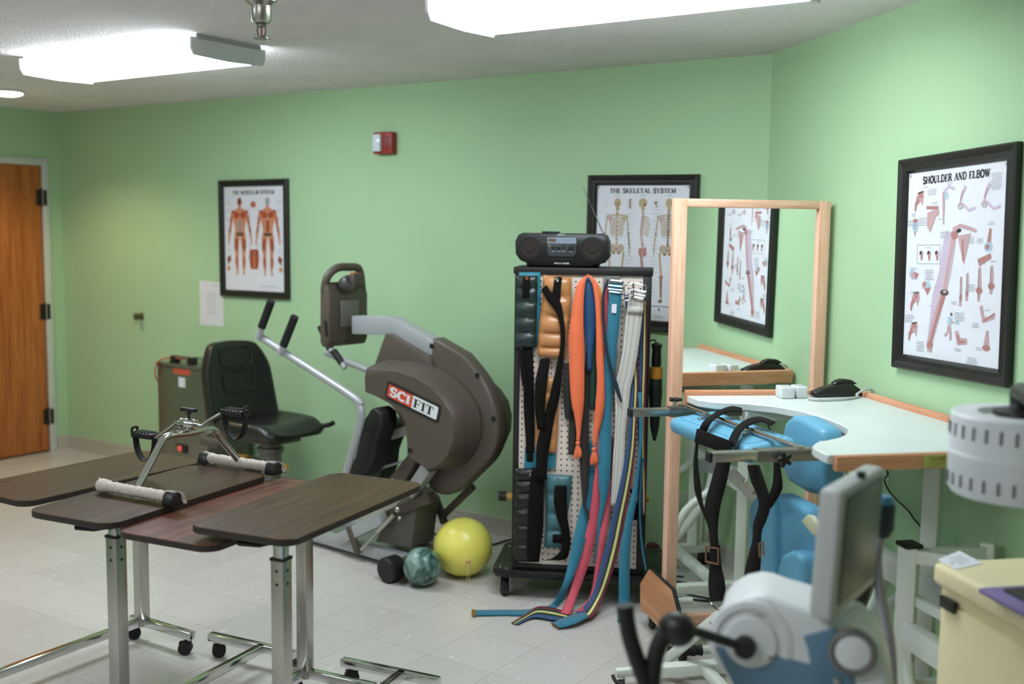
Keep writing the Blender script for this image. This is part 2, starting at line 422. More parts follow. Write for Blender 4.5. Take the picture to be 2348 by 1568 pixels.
for i in range(int((X_FAR-XL)/T)+1):
    for j in range(int((YB-Y_REAR)/T)+1):
        x, y = XL+T*(i+.5), YB-T*(j+.5)
        if x+y > XR+YB-.05+T*.45 or x > X_FAR: continue
        p = to_px((x, y, 0)); d = (Vector((x, y, 0))-CAM).dot(FW)
        vis = d > .6 and -170 < p[0] < W_PX+170 and p[1] < H_PX+190
        tiles.append((0 if vis else 1, d, x, y))
tiles.sort()
near = [t for t in tiles if t[0] == 0][:290]
rest = [t for t in tiles if t not in set(near)]
tb = MB().box((0, 0, -.00125), (T-.0012, T-.0012, .0025))
first = tb.build('tile', m_tile, floor, smooth=False)
first.location = (near[0][2], near[0][3], 0)
for t in near[1:]:
    o = first.copy(); COL.objects.link(o); o.parent = floor; o.location = (t[2], t[3], 0)
mb = MB()
for t in rest: mb.box((t[2], t[3], -.00125), (T-.0012, T-.0012, .0025))
mb.build('outer_tiles', m_tile, floor, smooth=False, kind='stuff')
# baseboards (cove base, 10 cm)
bs = [(0, 0), (.008, 0), (.006, .02), (.005, .098), (.002, .101), (0, .101)]
def baseboard(name, a, b, n):
    a, b, n = Vector(a), Vector(b), Vector(n)
    struct(MB().prism([a+n*x+Z3*z for x, z in bs], b-a), name, m_base, smooth=False)
baseboard('baseboard_back', (XL, YB, 0), (XR, YB, 0), (0, -1, 0))
baseboard('baseboard_right', c0, R_END, -NR)
baseboard('baseboard_left', (XL, DY1+.06, 0), (XL, YB, 0), (1, 0, 0))
# door with frame
mb = MB()
for y0, y1 in ((DY1, DY1+.05), (DY0-.05, DY0)):
    mb.box((XL-.035, (y0+y1)/2, (DZ+.05)/2), (.11, y1-y0, DZ+.05))
mb.box((XL-.035, (DY0+DY1)/2, DZ+.025), (.11, DY1-DY0, .05))
struct(mb, 'trim_1', M('door_frame_paint', 'c9cdc4', .42), bevel=.004)
m_door = wood('oak_door_veneer', '8d481e', 'c67b42', .42, 2, 26)
door = bpy.data.objects.new('door_1', None); COL.objects.link(door)
door.location = (XL-.02, DY1-.003, .008); door['kind'] = 'structure'
WORLD_INV['door_1'] = Matrix.Translation(door.location).inverted()
MB().box((XL-.022, (DY0+DY1)/2, (DZ+.004)/2+.004), (.044, DY1-DY0-.008, DZ-.012)).build('door_leaf', m_door, door, bevel=.003)
m_hinge = M('bronze_hinge', '3d372e', .4, .7)
for zc in (1.83, 1.02, .26):
    mb = MB()
    mb.cyl((XL+.006, DY1-.002, zc-.055), (XL+.006, DY1-.002, zc+.055), .0075, n=12)
    mb.ball((XL+.006, DY1-.002, zc+.06), .008, 10); mb.ball((XL+.006, DY1-.002, zc-.06), .008, 10)
    mb.box((XL+.002, DY1-.022, zc), (.004, .04, .11)); mb.box((XL+.022, DY1+.014, zc), (.002, .028, .11))
    mb.build('hinge', m_hinge, door)
mb = MB(); mb.lathe([(.03, 0), (.032, .006), (.012, .012), (.012, .04), (.026, .05), (.028, .065), (.02, .075)], (XL, DY0+.07, .95), (1, 0, 0))
mb.build('door_knob', m_steel, door)
# ================================================================== ceiling lamps
m_lens_side = M('lit_fluorescent_lens_side', (1, 1, 1), .4, emit=LAMP*.62, ecol=(.85, .945, 1.03))
m_lens = M('lit_fluorescent_lens', (1, 1, 1), .4, emit=LAMP, ecol=(.85, .945, 1.03))
m_lamp_metal = M('white_lamp_housing', 'd6d9da', .4)
def fluorescent(cx, cy, label, L=1.23, Wd=.40, group=None, side=None):
    """side: set for the fixtures of the same ceiling grid that hang behind the camera, out of the picture"""
    t = thing('fluorescent_light_%s_offscreen' % side if side else 'fluorescent_light', label, 'light', (cx, cy, ZC), 0, group)
    MB().box((cx, cy, ZC-.012), (L, Wd-.05, .024)).build('housing', m_lamp_metal, t, bevel=.003)
    # wraparound lens: trapezoid section swept along X
    sec = [(-Wd/2, -.022), (-Wd/2+.006, -.062), (-Wd/2+.03, -.082), (0, -.088), (Wd/2-.03, -.082), (Wd/2-.006, -.062), (Wd/2, -.022)]
    (MB().prism([Vector((cx-L/2+.012, cy+a, ZC+b)) for a, b in sec], (L-.024, 0, 0))
      .build('lens_%s_offscreen' % side if side else 'lens', m_lens, t))
    ln = bpy.data.objects[t.children[-1].name].data; ln.materials.append(m_lens_side)
    for f in ln.polygons:
        if abs(f.normal.z) < .4 and abs(f.normal.x) < .5: f.material_index = 1
    for sx in (-1, 1):
        x = cx+sx*(L/2-.006)
        out = [(-Wd/2-.004, -.016), (-Wd/2-.004, -.06), (-Wd/2+.012, -.088), (0, -.094), (Wd/2-.012, -.088), (Wd/2+.004, -.06), (Wd/2+.004, -.016), (Wd/2-.02, -.016), (Wd/2-.02, -.002), (-Wd/2+.02, -.002), (-Wd/2+.02, -.016)]
        MB().prism([Vector((x-.006, cy+a, ZC+b)) for a, b in out], (.012, 0, 0)).build('end_cap', m_lamp_metal, t, smooth=False)
    return t
fluorescent(-4.255, 3.25, 'white wraparound ceiling light close to the sprinkler head')
fluorescent(-1.735, 3.165, 'white wraparound ceiling light above the wood framed mirror')
fluorescent(-4.255, .3, 'white wraparound ceiling light over open floor on the wooden door side', side='left')
fluorescent(-1.735, .15, 'white wraparound ceiling light over open floor on the angled wall side', side='right')
p = zpt(18, 213, ZC-.012)
for px_, py_, lb_ in ((p.x, p.y, 'small round warm ceiling light near the wooden door'),):
    t = thing('dome_light', lb_, 'light', (px_, py_, ZC))
    MB().lathe([(.095, 0), (.1, -.004), (.1, -.012), (.085, -.014)], (px_, py_, ZC)).build('trim_ring', m_lamp_metal, t)
    MB().lathe([(.086, -.010), (.08, -.02), (.05, -.03), (.001, -.034)], (px_, py_, ZC)).build('lens', M('warm_lamp_lens', (1, 1, 1), .4, emit=WARM, ecol=(1, .9, .68)), t)
    sd = bpy.data.lights.new('downlight', 'SPOT'); sd.energy = WARM_W; sd.color = (1, .80, .45); sd.spot_size = math.radians(136); sd.spot_blend = .6; sd.shadow_soft_size = .06
    so = bpy.data.objects.new('downlight', sd); COL.objects.link(so); so.parent = t; so.location = (0, 0, -.04)
# sprinkler head
p = depth_pt(600, 90, 3.5)
t = thing('sprinkler_head', 'chrome pendant fire sprinkler hanging from the ceiling', 'sprinkler', (p.x, p.y, ZC))
q = Vector((p.x, p.y, 0)); zb = p.z
MB().lathe([(.064, ZC), (.064, ZC-.006), (.05, zb+.115), (.031, zb+.102), (.031, zb+.058), (.026, zb+.05)], q).build('escutcheon_cup', m_steel, t)
MB().lathe([(.017, zb+.052), (.019, zb+.046), (.015, zb+.044), (.015, zb+.038)], q, n=12).build('threaded_body', m_dull_steel, t)
mb = MB()
for s in (-1, 1):
    mb.tube(catmull([q+Vector((s*.012, 0, zb+.046)), q+Vector((s*.019, 0, zb+.03)), q+Vector((s*.014, 0, zb+.012)), q+Vector((0, 0, zb+.005))]), .0028, 8)
mb.build('frame_arm', m_dull_steel, t)
MB().cyl(q+Vector((0, 0, zb+.006)), q+Vector((0, 0, zb+.044)), .0026, n=8).build('glass_bulb', M('red_bulb', 'a8442f', .2), t)
mb = MB().lathe([(.006, zb+.006), (.022, zb+.004), (.023, zb+.001), (.005, zb)], q, n=16)
for k in range(12):
    a = 2*PI*k/12; mb.box(q+Vector((math.cos(a)*.022, math.sin(a)*.022, zb+.002)), (.006, .006, .003), (dirv(math.degrees(a)), dirv(math.degrees(a)+90), Z3))
mb.build('deflector', m_dull_steel, t)
# ================================================================== wall things
# fire alarm strobe
a, b = back_pt(868, 305), back_pt(910, 353)
cx, cz, w, hh = (a.x+b.x)/2, (a.z+b.z)/2, b.x-a.x, a.z-b.z
t = thing('fire_alarm', 'red fire alarm strobe with white lens on the green wall', 'alarm', (cx, YB, cz))
m_red = M('fire_alarm_red', '9c2a22', .4)
MB().box((cx, YB-.024, cz), (w, .048, hh)).build('body', m_red, t, bevel=.006)
MB().box((cx-w*.2, YB-.058, cz), (w*.42, .026, hh*.8)).build('strobe_lens', M('strobe_lens', 'd8dee6', .12), t, bevel=.008)
mb = MB()
for k in range(5): mb.box((cx+w*.28, YB-.049, cz-.03+k*.015), (w*.28, .004, .005))
mb.build('sounder_slot', m_black_matte, t)
# magnetic door holder on the wall
p = back_pt(325, 725)
t = thing('door_holder', 'small round metal door holder on the green wall', 'door holder', (p.x, YB, p.z))
MB().lathe([(.026, 0), (.026, .004), (.018, .01), (.017, .03), (.024, .036), (.024, .05), (.02, .053)], (p.x, YB, p.z), (0, -1, 0), 20).build('holder_body', M('aged_metal', '6d6452', .4, .8), t)
MB().lathe([(.016, .052), (.016, .058), (.001, .06)], (p.x, YB, p.z), (0, -1, 0), 16).build('magnet_face', m_dull_steel, t)
# notice sheet
a, b, c, d = [back_pt(x, y, .0003) for x, y in ((458, 643), (511, 648), (513, 748), (459, 744))]
o = MB().prism([a, b, c, d], (0, -.0012, 0)).build('notice_sheet', m_paper, None, smooth=False)
tag(rebase(o, (d.x, YB-.003, d.z)), 'white printed notice sheet taped beside the small muscle poster', 'paper')
WORLD_INV[o.name] = Matrix.Translation(o.location).inverted()
X = (b-a).normalized(); Y = X.cross(Vector((0, -1, 0))) * -1; Y = Vector((0, 0, 1))
art = Art((a+c)/2+Vector((0, -.0012, 0)), X, Y, (0, -1, 0))
wd, ht = (b-a).length, (a-d).length
art.lines(wd*.2, ht*.42, wd*.4, 2, .008, 0, .002)
art.lines(-wd*.2, ht*.42, wd*.12, 2, .008, 0, .002)
for k in range(16): art.lines(0, ht*.25-k*.0095, wd*.5, 1, .01, 0, .0016)
art.mb.build('print', M('print_grey', '9a98a0', .6), o, smooth=False)
# ---------------------------------------------------------------- posters
pm = [M('print_black', '1d1b1c', .55), M('print_text_grey', 'a3a2a8', .55), M('print_muscle_red', 'a5492f', .55), M('print_muscle_light', 'c98566', .55), M('print_dark_tissue', '5a4538', .55),
      M('print_bone', 'b5a07c', .55), M('print_bone_dark', '84694a', .55), M('print_flesh_violet', 'c3b1c2', .55), M('print_rose', 'bd9a9b', .55), M('print_blue', 'a3c0cc', .55), M('print_rust', 'ab7671', .55), M('print_dark_bone', '6f6458', .55)]
def poster(name, label, tl, tr, br, bl, nrm, rail, art_fun, ang=0):
    """framed poster from its four outer corners on a wall"""
    tl, tr, br, bl = [Vector(p) for p in (tl, tr, br, bl)]
    c = (tl+tr+br+bl)/4; N = Vector(nrm)
    X = ((tr-tl)+(br-bl)); X = (X-N*X.dot(N)).normalized(); Y = N.cross(X)
    Wd = ((tr-tl).length+(br-bl).length)/2; Ht = ((tl-bl).length+(tr-br).length)/2
    t = thing(name, label, 'poster', c-Y*Ht/2)
    def rp(x, y, h): return c+X*x+Y*y+N*h
    prof = [(0, .002), (0, .022), (.006, .027), (rail*.4, .024), (rail*.5, .019), (rail*.75, .019), (rail*.86, .022), (rail, .012), (rail, .002)]
    cor = [(-1, 1), (1, 1), (1, -1), (-1, -1)]
    for k in range(4):
        (ax, ay), (bx, by) = cor[k], cor[(k+1) % 4]
        r0 = [rp(ax*(Wd/2-i), ay*(Ht/2-i), h) for i, h in prof]; r1 = [rp(bx*(Wd/2-i), by*(Ht/2-i), h) for i, h in prof]
        MB().loft([r0, r1]).build('frame_rail', m_frame, t, angle=25)
    w, h = Wd-2*rail, Ht-2*rail
    sheet = MB().prism([rp(sx*(w/2+.003), sy*(h/2+.003), .006) for sx, sy in ((-1, -1), (1, -1), (1, 1), (-1, 1))], N*.003).build('poster_sheet', m_paper, t, smooth=False)
    art = Art(rp(0, 0, .009), X, Y, N)
    art_fun(art, w, h)
    art.mb.build('print', pm, sheet, smooth=False, kind='stuff')
    return t
def art_muscle(a, w, h):
    a.text('THE MUSCULAR SYSTEM', 0, h*.445, h*.034, w*.7, 0, .24)
    def fig(cx, top, H, back):
        f = lambda x, y: (cx+x*H, top-y*H)
        a.ell(*f(0, .06), .042*H, .058*H, 2 if not back else 1)
        if back: a.ell(*f(0, .045), .034*H, .038*H, 1)
        else: a.ell(*f(0, .05), .03*H, .03*H, 4)
        a.limb([f(0, .1), f(0, .16)], .055*H, 3)
        a.poly([f(-.05, .14), f(.05, .14), f(.135, .18), f(.12, .3), f(.085, .4), f(.1, .5), f(-.1, .5), f(-.085, .4), f(-.12, .3), f(-.135, .18)], 3)
        for s in (-1, 1):
            a.ell(*f(s*.06, .225), .055*H, .042*H, 2)
            a.ell(*f(s*.125, .2), .03*H, .04*H, 2)
            a.limb([f(s*.135, .2), f(s*.165, .34), f(s*.195, .47), f(s*.205, .55)], [.055*H, .05*H, .04*H, .022*H], 3)
            a.limb([f(s*.15, .25), f(s*.165, .33)], .025*H, 2); a.limb([f(s*.175, .37), f(s*.19, .45)], .02*H, 4)
            a.ell(*f(s*.21, .575), .014*H, .03*H, 3)
            a.limb([f(s*.055, .49), f(s*.07, .62), f(s*.062, .73), f(s*.068, .82), f(s*.055, .95)], [.1*H, .09*H, .055*H, .062*H, .028*H], 3)
            a.limb([f(s*.06, .52), f(s*.07, .66)], .045*H, 2); a.limb([f(s*.085, .55), f(s*.08, .68)], .02*H, 4)
            a.limb([f(s*.066, .76), f(s*.062, .88)], .03*H, 2)
            a.limb([f(s*.055, .955), f(s*.075, .985)], .03*H, 3)
        a.rect(*f(0, .36), .055*H, .14*H, 2 if back else 1); a.rect(*f(0, .37), .012*H, .16*H, 4); a.rect(*f(0, .47), .14*H, .04*H, 4)
    fig(-w*.235, h*.4, h*.76, False); fig(w*.235, h*.4, h*.76, True)
    a.ell(w*.0, h*.33, w*.045, h*.03, 2); a.ell(w*.01, h*.335, w*.02, h*.014, 3)
    a.poly([(-w*.07, -h*.1), (w*.07, -h*.1), (w*.085, -h*.18), (w*.06, -h*.29), (-w*.06, -h*.29), (-w*.085, -h*.18)], 2); a.rect(0, -h*.2, w*.02, h*.16, 3); a.rect(0, -h*.15, w*.12, h*.01, 4)
    for s in (-1, 1):
        for y in (.36, .28, .2, .1, 0, -.1): a.lines(s*w*.43, h*y, w*.08, 3, h*.012, 1, .0018); a.lines(s*w*.07, h*(y-.06), w*.05, 3, h*.012, 1, .0018)
        a.ell(s*w*.43, -h*.2, w*.035, h*.03, 2); a.ell(s*w*.44, -h*.29, w*.03, h*.025, 3); a.limb([(s*w*.41, -h*.16), (s*w*.45, -h*.25)], w*.02, 4)
    a.lines(w*.25, -h*.45, w*.35, 2, h*.01, 1, .0018)
def art_skeleton(a, w, h):
    a.text('THE SKELETAL SYSTEM', 0, h*.46, h*.034, w*.72, 0, .24)
    def sk(cx, top, H, mode):
        f = lambda x, y: (cx+x*H, top-y*H)
        a.ell(*f(0, .045), (.036 if mode != 1 else .045)*H, .046*H, 5); a.ell(*f(.004, .1), .02*H, .018*H, 5)
        if mode == 0:
            for s in (-1, 1): a.ell(*f(s*.015, .055), .009*H, .01*H, 6)
            a.ell(*f(0, .078), .006*H, .008*H, 6); a.limb([f(-.014, .098), f(.014, .098)], .006*H, 6)
        elif mode == 1: a.ell(*f(.02, .06), .012*H, .014*H, 6)
        sp = 8 if mode == 1 else 6
        for k in range(17): a.ell(*f((.012*math.sin(k*.5) if mode == 1 else 0), .12+k*.021), .014*H, .008*H, 6 if k % 2 else 5)
        for k in range(10):
            y = .165+k*.019; r = (.05+.03*math.sin(k/9*PI*.8))*H
            if mode == 1: a.limb([f(.0, y), f(.05, y+.012), f(.085-.004*abs(k-4), y+.03)], .008*H, 5)
            else:
                for s in (-1, 1): a.limb([f(s*.01, y), (cx+s*r, top-(y+.008)*H), (cx+s*r*.75, top-(y+.03)*H), f(s*.02, y+.026)], .007*H, 5)
        if mode == 1:
            a.poly([f(-.03, .47), f(.05, .46), f(.055, .53), f(.01, .56), f(-.03, .53)], 10)
            a.limb([f(.0, .165), f(-.01, .3), f(.0, .43), f(.03, .5)], [.02*H, .016*H, .014*H, .012*H], 8)
            a.limb([f(0, .53), f(.02, .73), f(.0, .95)], [.03*H, .024*H, .016*H], 10); a.limb([f(-.02, .97), f(.06, .97)], .02*H, 6)
            a.limb([f(.01, .5), f(.012, .6)], .012*H, 5)
            return
        a.limb([f(-.1, .165), f(0, .155), f(.1, .165)], .012*H, 5)
        for s in (-1, 1):
            a.poly([f(s*.05, .17), f(s*.1, .18), f(s*.075, .25)], 8 if s < 0 else 5)
            a.ell(*f(s*.105, .175), .015*H, .015*H, 5)
            a.limb([f(s*.107, .18), f(s*.125, .33)], .014*H, 5); a.ell(*f(s*.125, .335), .012*H, .01*H, 6)
            a.limb([f(s*.127, .34), f(s*.14, .46)], .014*H, 6 if s > 0 else 5); a.limb([f(s*.142, .46), f(s*.138, .545)], [.02*H, .006*H], 5)
            a.ell(*f(s*.045, .475), .042*H, .04*H, 5, s*30); a.ell(*f(s*.045, .475), .02*H, .02*H, 1); a.ell(*f(s*.028, .52), .018*H, .014*H, 6); 
            a.ell(*f(s*.078, .52), .014*H, .014*H, 5)
            a.limb([f(s*.08, .525), f(s*.058, .72)], [.022*H, .02*H], 5); a.ell(*f(s*.058, .735), .022*H, .018*H, 10 if s < 0 else 5)
            a.limb([f(s*.057, .75), f(s*.05, .93)], [.022*H, .014*H], 6 if s < 0 else 5); a.limb([f(s*.07, .76), f(s*.06, .93)], .007*H, 5)
            a.poly([f(s*.04, .94), f(s*.065, .94), f(s*.085, .975), f(s*.04, .975)], 6)
        a.poly([f(-.015, .47), f(.015, .47), f(0, .53)], 10)
        if mode == 2:
            for k in range(14): a.ell(*f(0, .12+k*.025), .012*H, .009*H, 11)
    for k, x in enumerate((-.27, .01, .29)): sk(x*w, h*.405, h*.79, k)
    for x in (-.27, .01, .29):
        a.lines(x*w, h*.425, w*.08, 1, .01, 1, .0024)
        for s in (-1, 1):
            for k in range(26):
                if random.random() < .8: a.rect(x*w+s*w*(.115+.012*random.random()), h*(.38-k*.029), w*(.02+.03*random.random()), .0018, 1)
    a.limb([(-w*.13, h*.4), (-w*.13, h*.33)], w*.022, 6); a.limb([(-w*.13, h*.39), (-w*.13, h*.34)], w*.01, 8)
    a.ell(w*.15, h*.37, w*.015, h*.012, 6); a.ell(w*.16, h*.345, w*.01, h*.01, 5)
    a.rect(0, -h*.392, w*.86, .0028, 0); a.ell(w*.22, -h*.415, w*.008, h*.012, 0); a.ell(-w*.22, -h*.415, w*.008, h*.012, 0)
    a.lines(w*.22, -h*.465, w*.12, 2, h*.01, 1, .002)
    for s in (-1, 1): a.ell(s*w*.485, h*.487, w*.012, w*.012, 1)
def art_arm(a, w, h):
    P = lambda x, y: ((x-.5)*w, (.5-y)*h)
    a.text('SHOULDER AND ELBOW', 0, h*.452, h*.038, w*.68, 0, .26)
    for x in (.02, .98): a.ell(*P(x, .016), w*.012, w*.012, 1)
    # arm in the middle
    flesh = [P(.48, .33), P(.46, .42), P(.43, .55), P(.37, .68), P(.33, .82), P(.29, .93)]
    a.limb(flesh, [.11*w, .13*w, .12*w, .13*w, .085*w, .05*w], 7)
    a.limb([P(.51, .36), P(.47, .5), P(.44, .63)], [.045*w, .032*w, .045*w], 8)
    a.limb([P(.43, .66), P(.36, .8), P(.31, .91)], [.04*w, .03*w, .03*w], 10); a.limb([P(.40, .66), P(.325, .8), P(.29, .91)], .022*w, 8)
    a.ell(*P(.435, .645), .045*w, .017*h, 4); a.ell(*P(.44, .64), .02*w, .008*h, 1)
    a.ell(*P(.3, .93), .035*w, .024*h, 10, 20)
    for k in range(4): a.limb([P(.285+.012*k, .945), P(.275+.016*k, .968)], .008*w, 8)
    a.ell(*P(.515, .345), .035*w, .026*h, 10); a.poly([P(.55, .35), P(.68, .34), P(.62, .5), P(.57, .4)], 8); a.limb([P(.6, .37), P(.615, .48)], .02*w, 10)
    a.limb([P(.5, .32), P(.57, .3), P(.66, .315), P(.73, .33)], [.03*w, .025*w, .025*w, .02*w], 8); a.ell(*P(.56, .325), .025*w, .01*h, 0, 10)
    # joints around
    def joint(x, y, s=1., c=10):
        a.ell(*P(x+.015*s, y), .045*w*s, .028*h*s, 8, 20); a.ell(*P(x+.02*s, y-.006*s), .022*w*s, .016*h*s, c); a.limb([P(x, y+.01*s), P(x-.03*s, y+.04*s), P(x-.035*s, y+.075*s)], [.04*w*s, .028*w*s, .015*w*s], c)
        a.limb([P(x-.01, y-.02*s), P(x+.05*s, y-.028*s)], .012*w*s, 4); a.limb([P(x+.04*s, y+.005), P(x+.04*s, y+.045*s)], [.035*w*s, .008*w*s], 8)
    joint(.12, .135); joint(.11, .62+.06); joint(.1, .845)
    a.ell(*P(.09, .29), .033*w, .035*h, 9); a.ell(*P(.088, .29), .018*w, .022*h, 1); a.ell(*P(.09, .262), .03*w, .012*h, 10); a.limb([P(.09, .32), P(.09, .35)], [.02*w, .005*w], 10)
    a.poly([P(.22, .225), P(.33, .2), P(.32, .24), P(.26, .33), P(.225, .3)], 8); a.limb([P(.21, .195), P(.34, .2)], .02*w, 10); a.ell(*P(.33, .225), .018*w, .02*h, 8)
    a.limb([P(.39, .12), P(.395, .22), P(.4, .29)], [.03*w, .02*w, .01*w], 8); a.limb([P(.39, .12), P(.44, .095), P(.5, .11)], .018*w, 7); a.ell(*P(.42, .14), .02*w, .02*h, 9)
    for x in (.56, .79):
        a.limb([P(x+.05, .1), P(x+.01, .15), P(x, .19)], [.03*w, .02*w, .015*w], 7); a.ell(*P(x+.005, .2), .028*w, .018*h, 8); a.ell(*P(x+.005, .205), .016*w, .01*h, 9); a.limb([P(x+.03, .19), P(x+.09, .225), P(x+.15, .215)], .018*w, 7); a.limb([P(x+.03, .12), P(x+.005, .17)], .01*w, 10)
    a.limb([P(.86, .32), P(.85, .39), P(.84, .43)], [.02*w, .035*w, .04*w], 10); a.ell(*P(.845, .41), .04*w, .024*h, 9); a.ell(*P(.84, .41), .02*w, .014*h, 10); a.poly([P(.75, .47), P(.87, .44), P(.88, .465), P(.77, .505)], 10)
    for x, y0, y1 in ((.6, .56, .71), (.66, .54, .68), (.775, .51, .68), (.885, .5, .64)):
        b = x > .7
        a.limb([P(x, y0), P(x+.004, (y0+y1)/2), P(x, y1)], [.02*w, (.035 if b else .02)*w, .022*w], 8); a.ell(*P(x+.003, (y0+y1)/2+.03), (.03 if b else .014)*w, .018*h, 10); a.limb([P(x-.006, y0+.01), P(x-.003, y1-.02)], .006*w, 11)
    for k in range(3): a.ell(*P(.17+k*.085, .44), .022*w, .016*h, 8); a.ell(*P(.165+k*.085, .437), .012*w, .009*h, 0); a.limb([P(.175+k*.085, .45), P(.175+k*.085, .478)], [.024*w, .014*w], 10)
    for q in ([P(.125, .395), P(.375, .395)], [P(.125, .495), P(.375, .495)], [P(.125, .395), P(.125, .495)], [P(.375, .395), P(.375, .495)]): a.limb(q, .0016, 1)
    a.ell(*P(.08, .555), .04*w, .026*h, 9, -30); a.ell(*P(.085, .56), .026*w, .02*h, 8, -30); a.poly([P(.1, .54), P(.15, .55), P(.12, .585)], 10)
    a.ell(*P(.22, .61), .03*w, .022*h, 8, 20); a.ell(*P(.26, .61), .022*w, .024*h, 9, 20); a.poly([P(.22, .63), P(.29, .62), P(.255, .665)], 10); a.ell(*P(.22, .606), .016*w, .01*h, 10)
    # small figure swinging a racket and the elbow details
    a.ell(*P(.515, .755), .013*w, .009*h, 11); a.limb([P(.505, .77), P(.495, .81)], .04*w, 9); a.limb([P(.5, .815), P(.515, .855), P(.515, .89)], .02*w, 8); a.limb([P(.49, .815), P(.485, .85), P(.455, .87)], .018*w, 8); a.limb([P(.51, .79), P(.55, .8)], .012*w, 8); a.ell(*P(.578, .795), .02*w, .01*h, 9)
    a.limb([P(.57, .84), P(.6, .89), P(.68, .885)], [.03*w, .05*w, .035*w], 8); a.limb([P(.585, .86), P(.61, .893), P(.66, .89)], .018*w, 10)
    a.limb([P(.8, .7), P(.83, .77), P(.93, .75)], [.03*w, .035*w, .02*w], 8); a.limb([P(.83, .775), P(.93, .735)], .014*w, 10)
    a.limb([P(.87, .82), P(.865, .89)], [.02*w, .05*w], 8); a.ell(*P(.865, .905), .036*w, .016*h, 10)
    # faint captions
    for x, y, n in ((.2, .085, 1), (.27, .1, 4), (.45, .075, 2), (.66, .065, 1), (.9, .055, 9), (.3, .17, 2), (.07, .225, 2), (.18, .25, 5), (.02, .26, 4), (.36, .26, 1), (.42, .33, 4), (.67, .36, 4), (.87, .29, 2), (.77, .37, 3), (.25, .41, 1), (.27, .53, 6), (.09, .52, 2), (.26, .58, 1), (.36, .62, 1), (.1, .65, 2), (.3, .72, 1), (.06, .78, 5), (.1, .79, 1), (.2, .92, 6), (.6, .745, 5), (.86, .72, 1), (.54, .69, 2), (.7, .6, 4), (.8, .49, 1), (.9, .48, 1), (.76, .79, 3), (.8, .91, 2), (.6, .93, 2), (.74, .965, 4)):
        xx, yy = P(x, y); a.lines(xx, yy, w*(.11 if n > 3 else .07), n, h*.0095, 1, .0018)
Nb = Vector((0, -1, 0))
poster('muscle_poster', 'small black framed poster of two red muscle figures', back_pt(505, 414), back_pt(664, 410), back_pt(667, 686), back_pt(511, 678), Nb, .042, art_muscle)
tl = back_pt(1352, 401); tr = back_pt(1606, 401); s3 = back_pt(1490, 757)
poster('skeleton_poster', 'dark framed skeleton poster behind the black stereo', tl, tr, Vector((tr.x, YB, s3.z)), Vector((tl.x, YB, s3.z)), Nb, .05, art_skeleton)
tl, bl = right_pt(2077, 367), right_pt(2054, 840)
X = (right_pt(2332, 895)-bl)*.5+(right_pt(2348, 320)-tl)*.5; X = X.normalized()*.635
poster('arm_poster', 'dark framed shoulder and elbow poster on the angled wall', tl, tl+X, bl+X, bl, -NR, .05, art_arm)
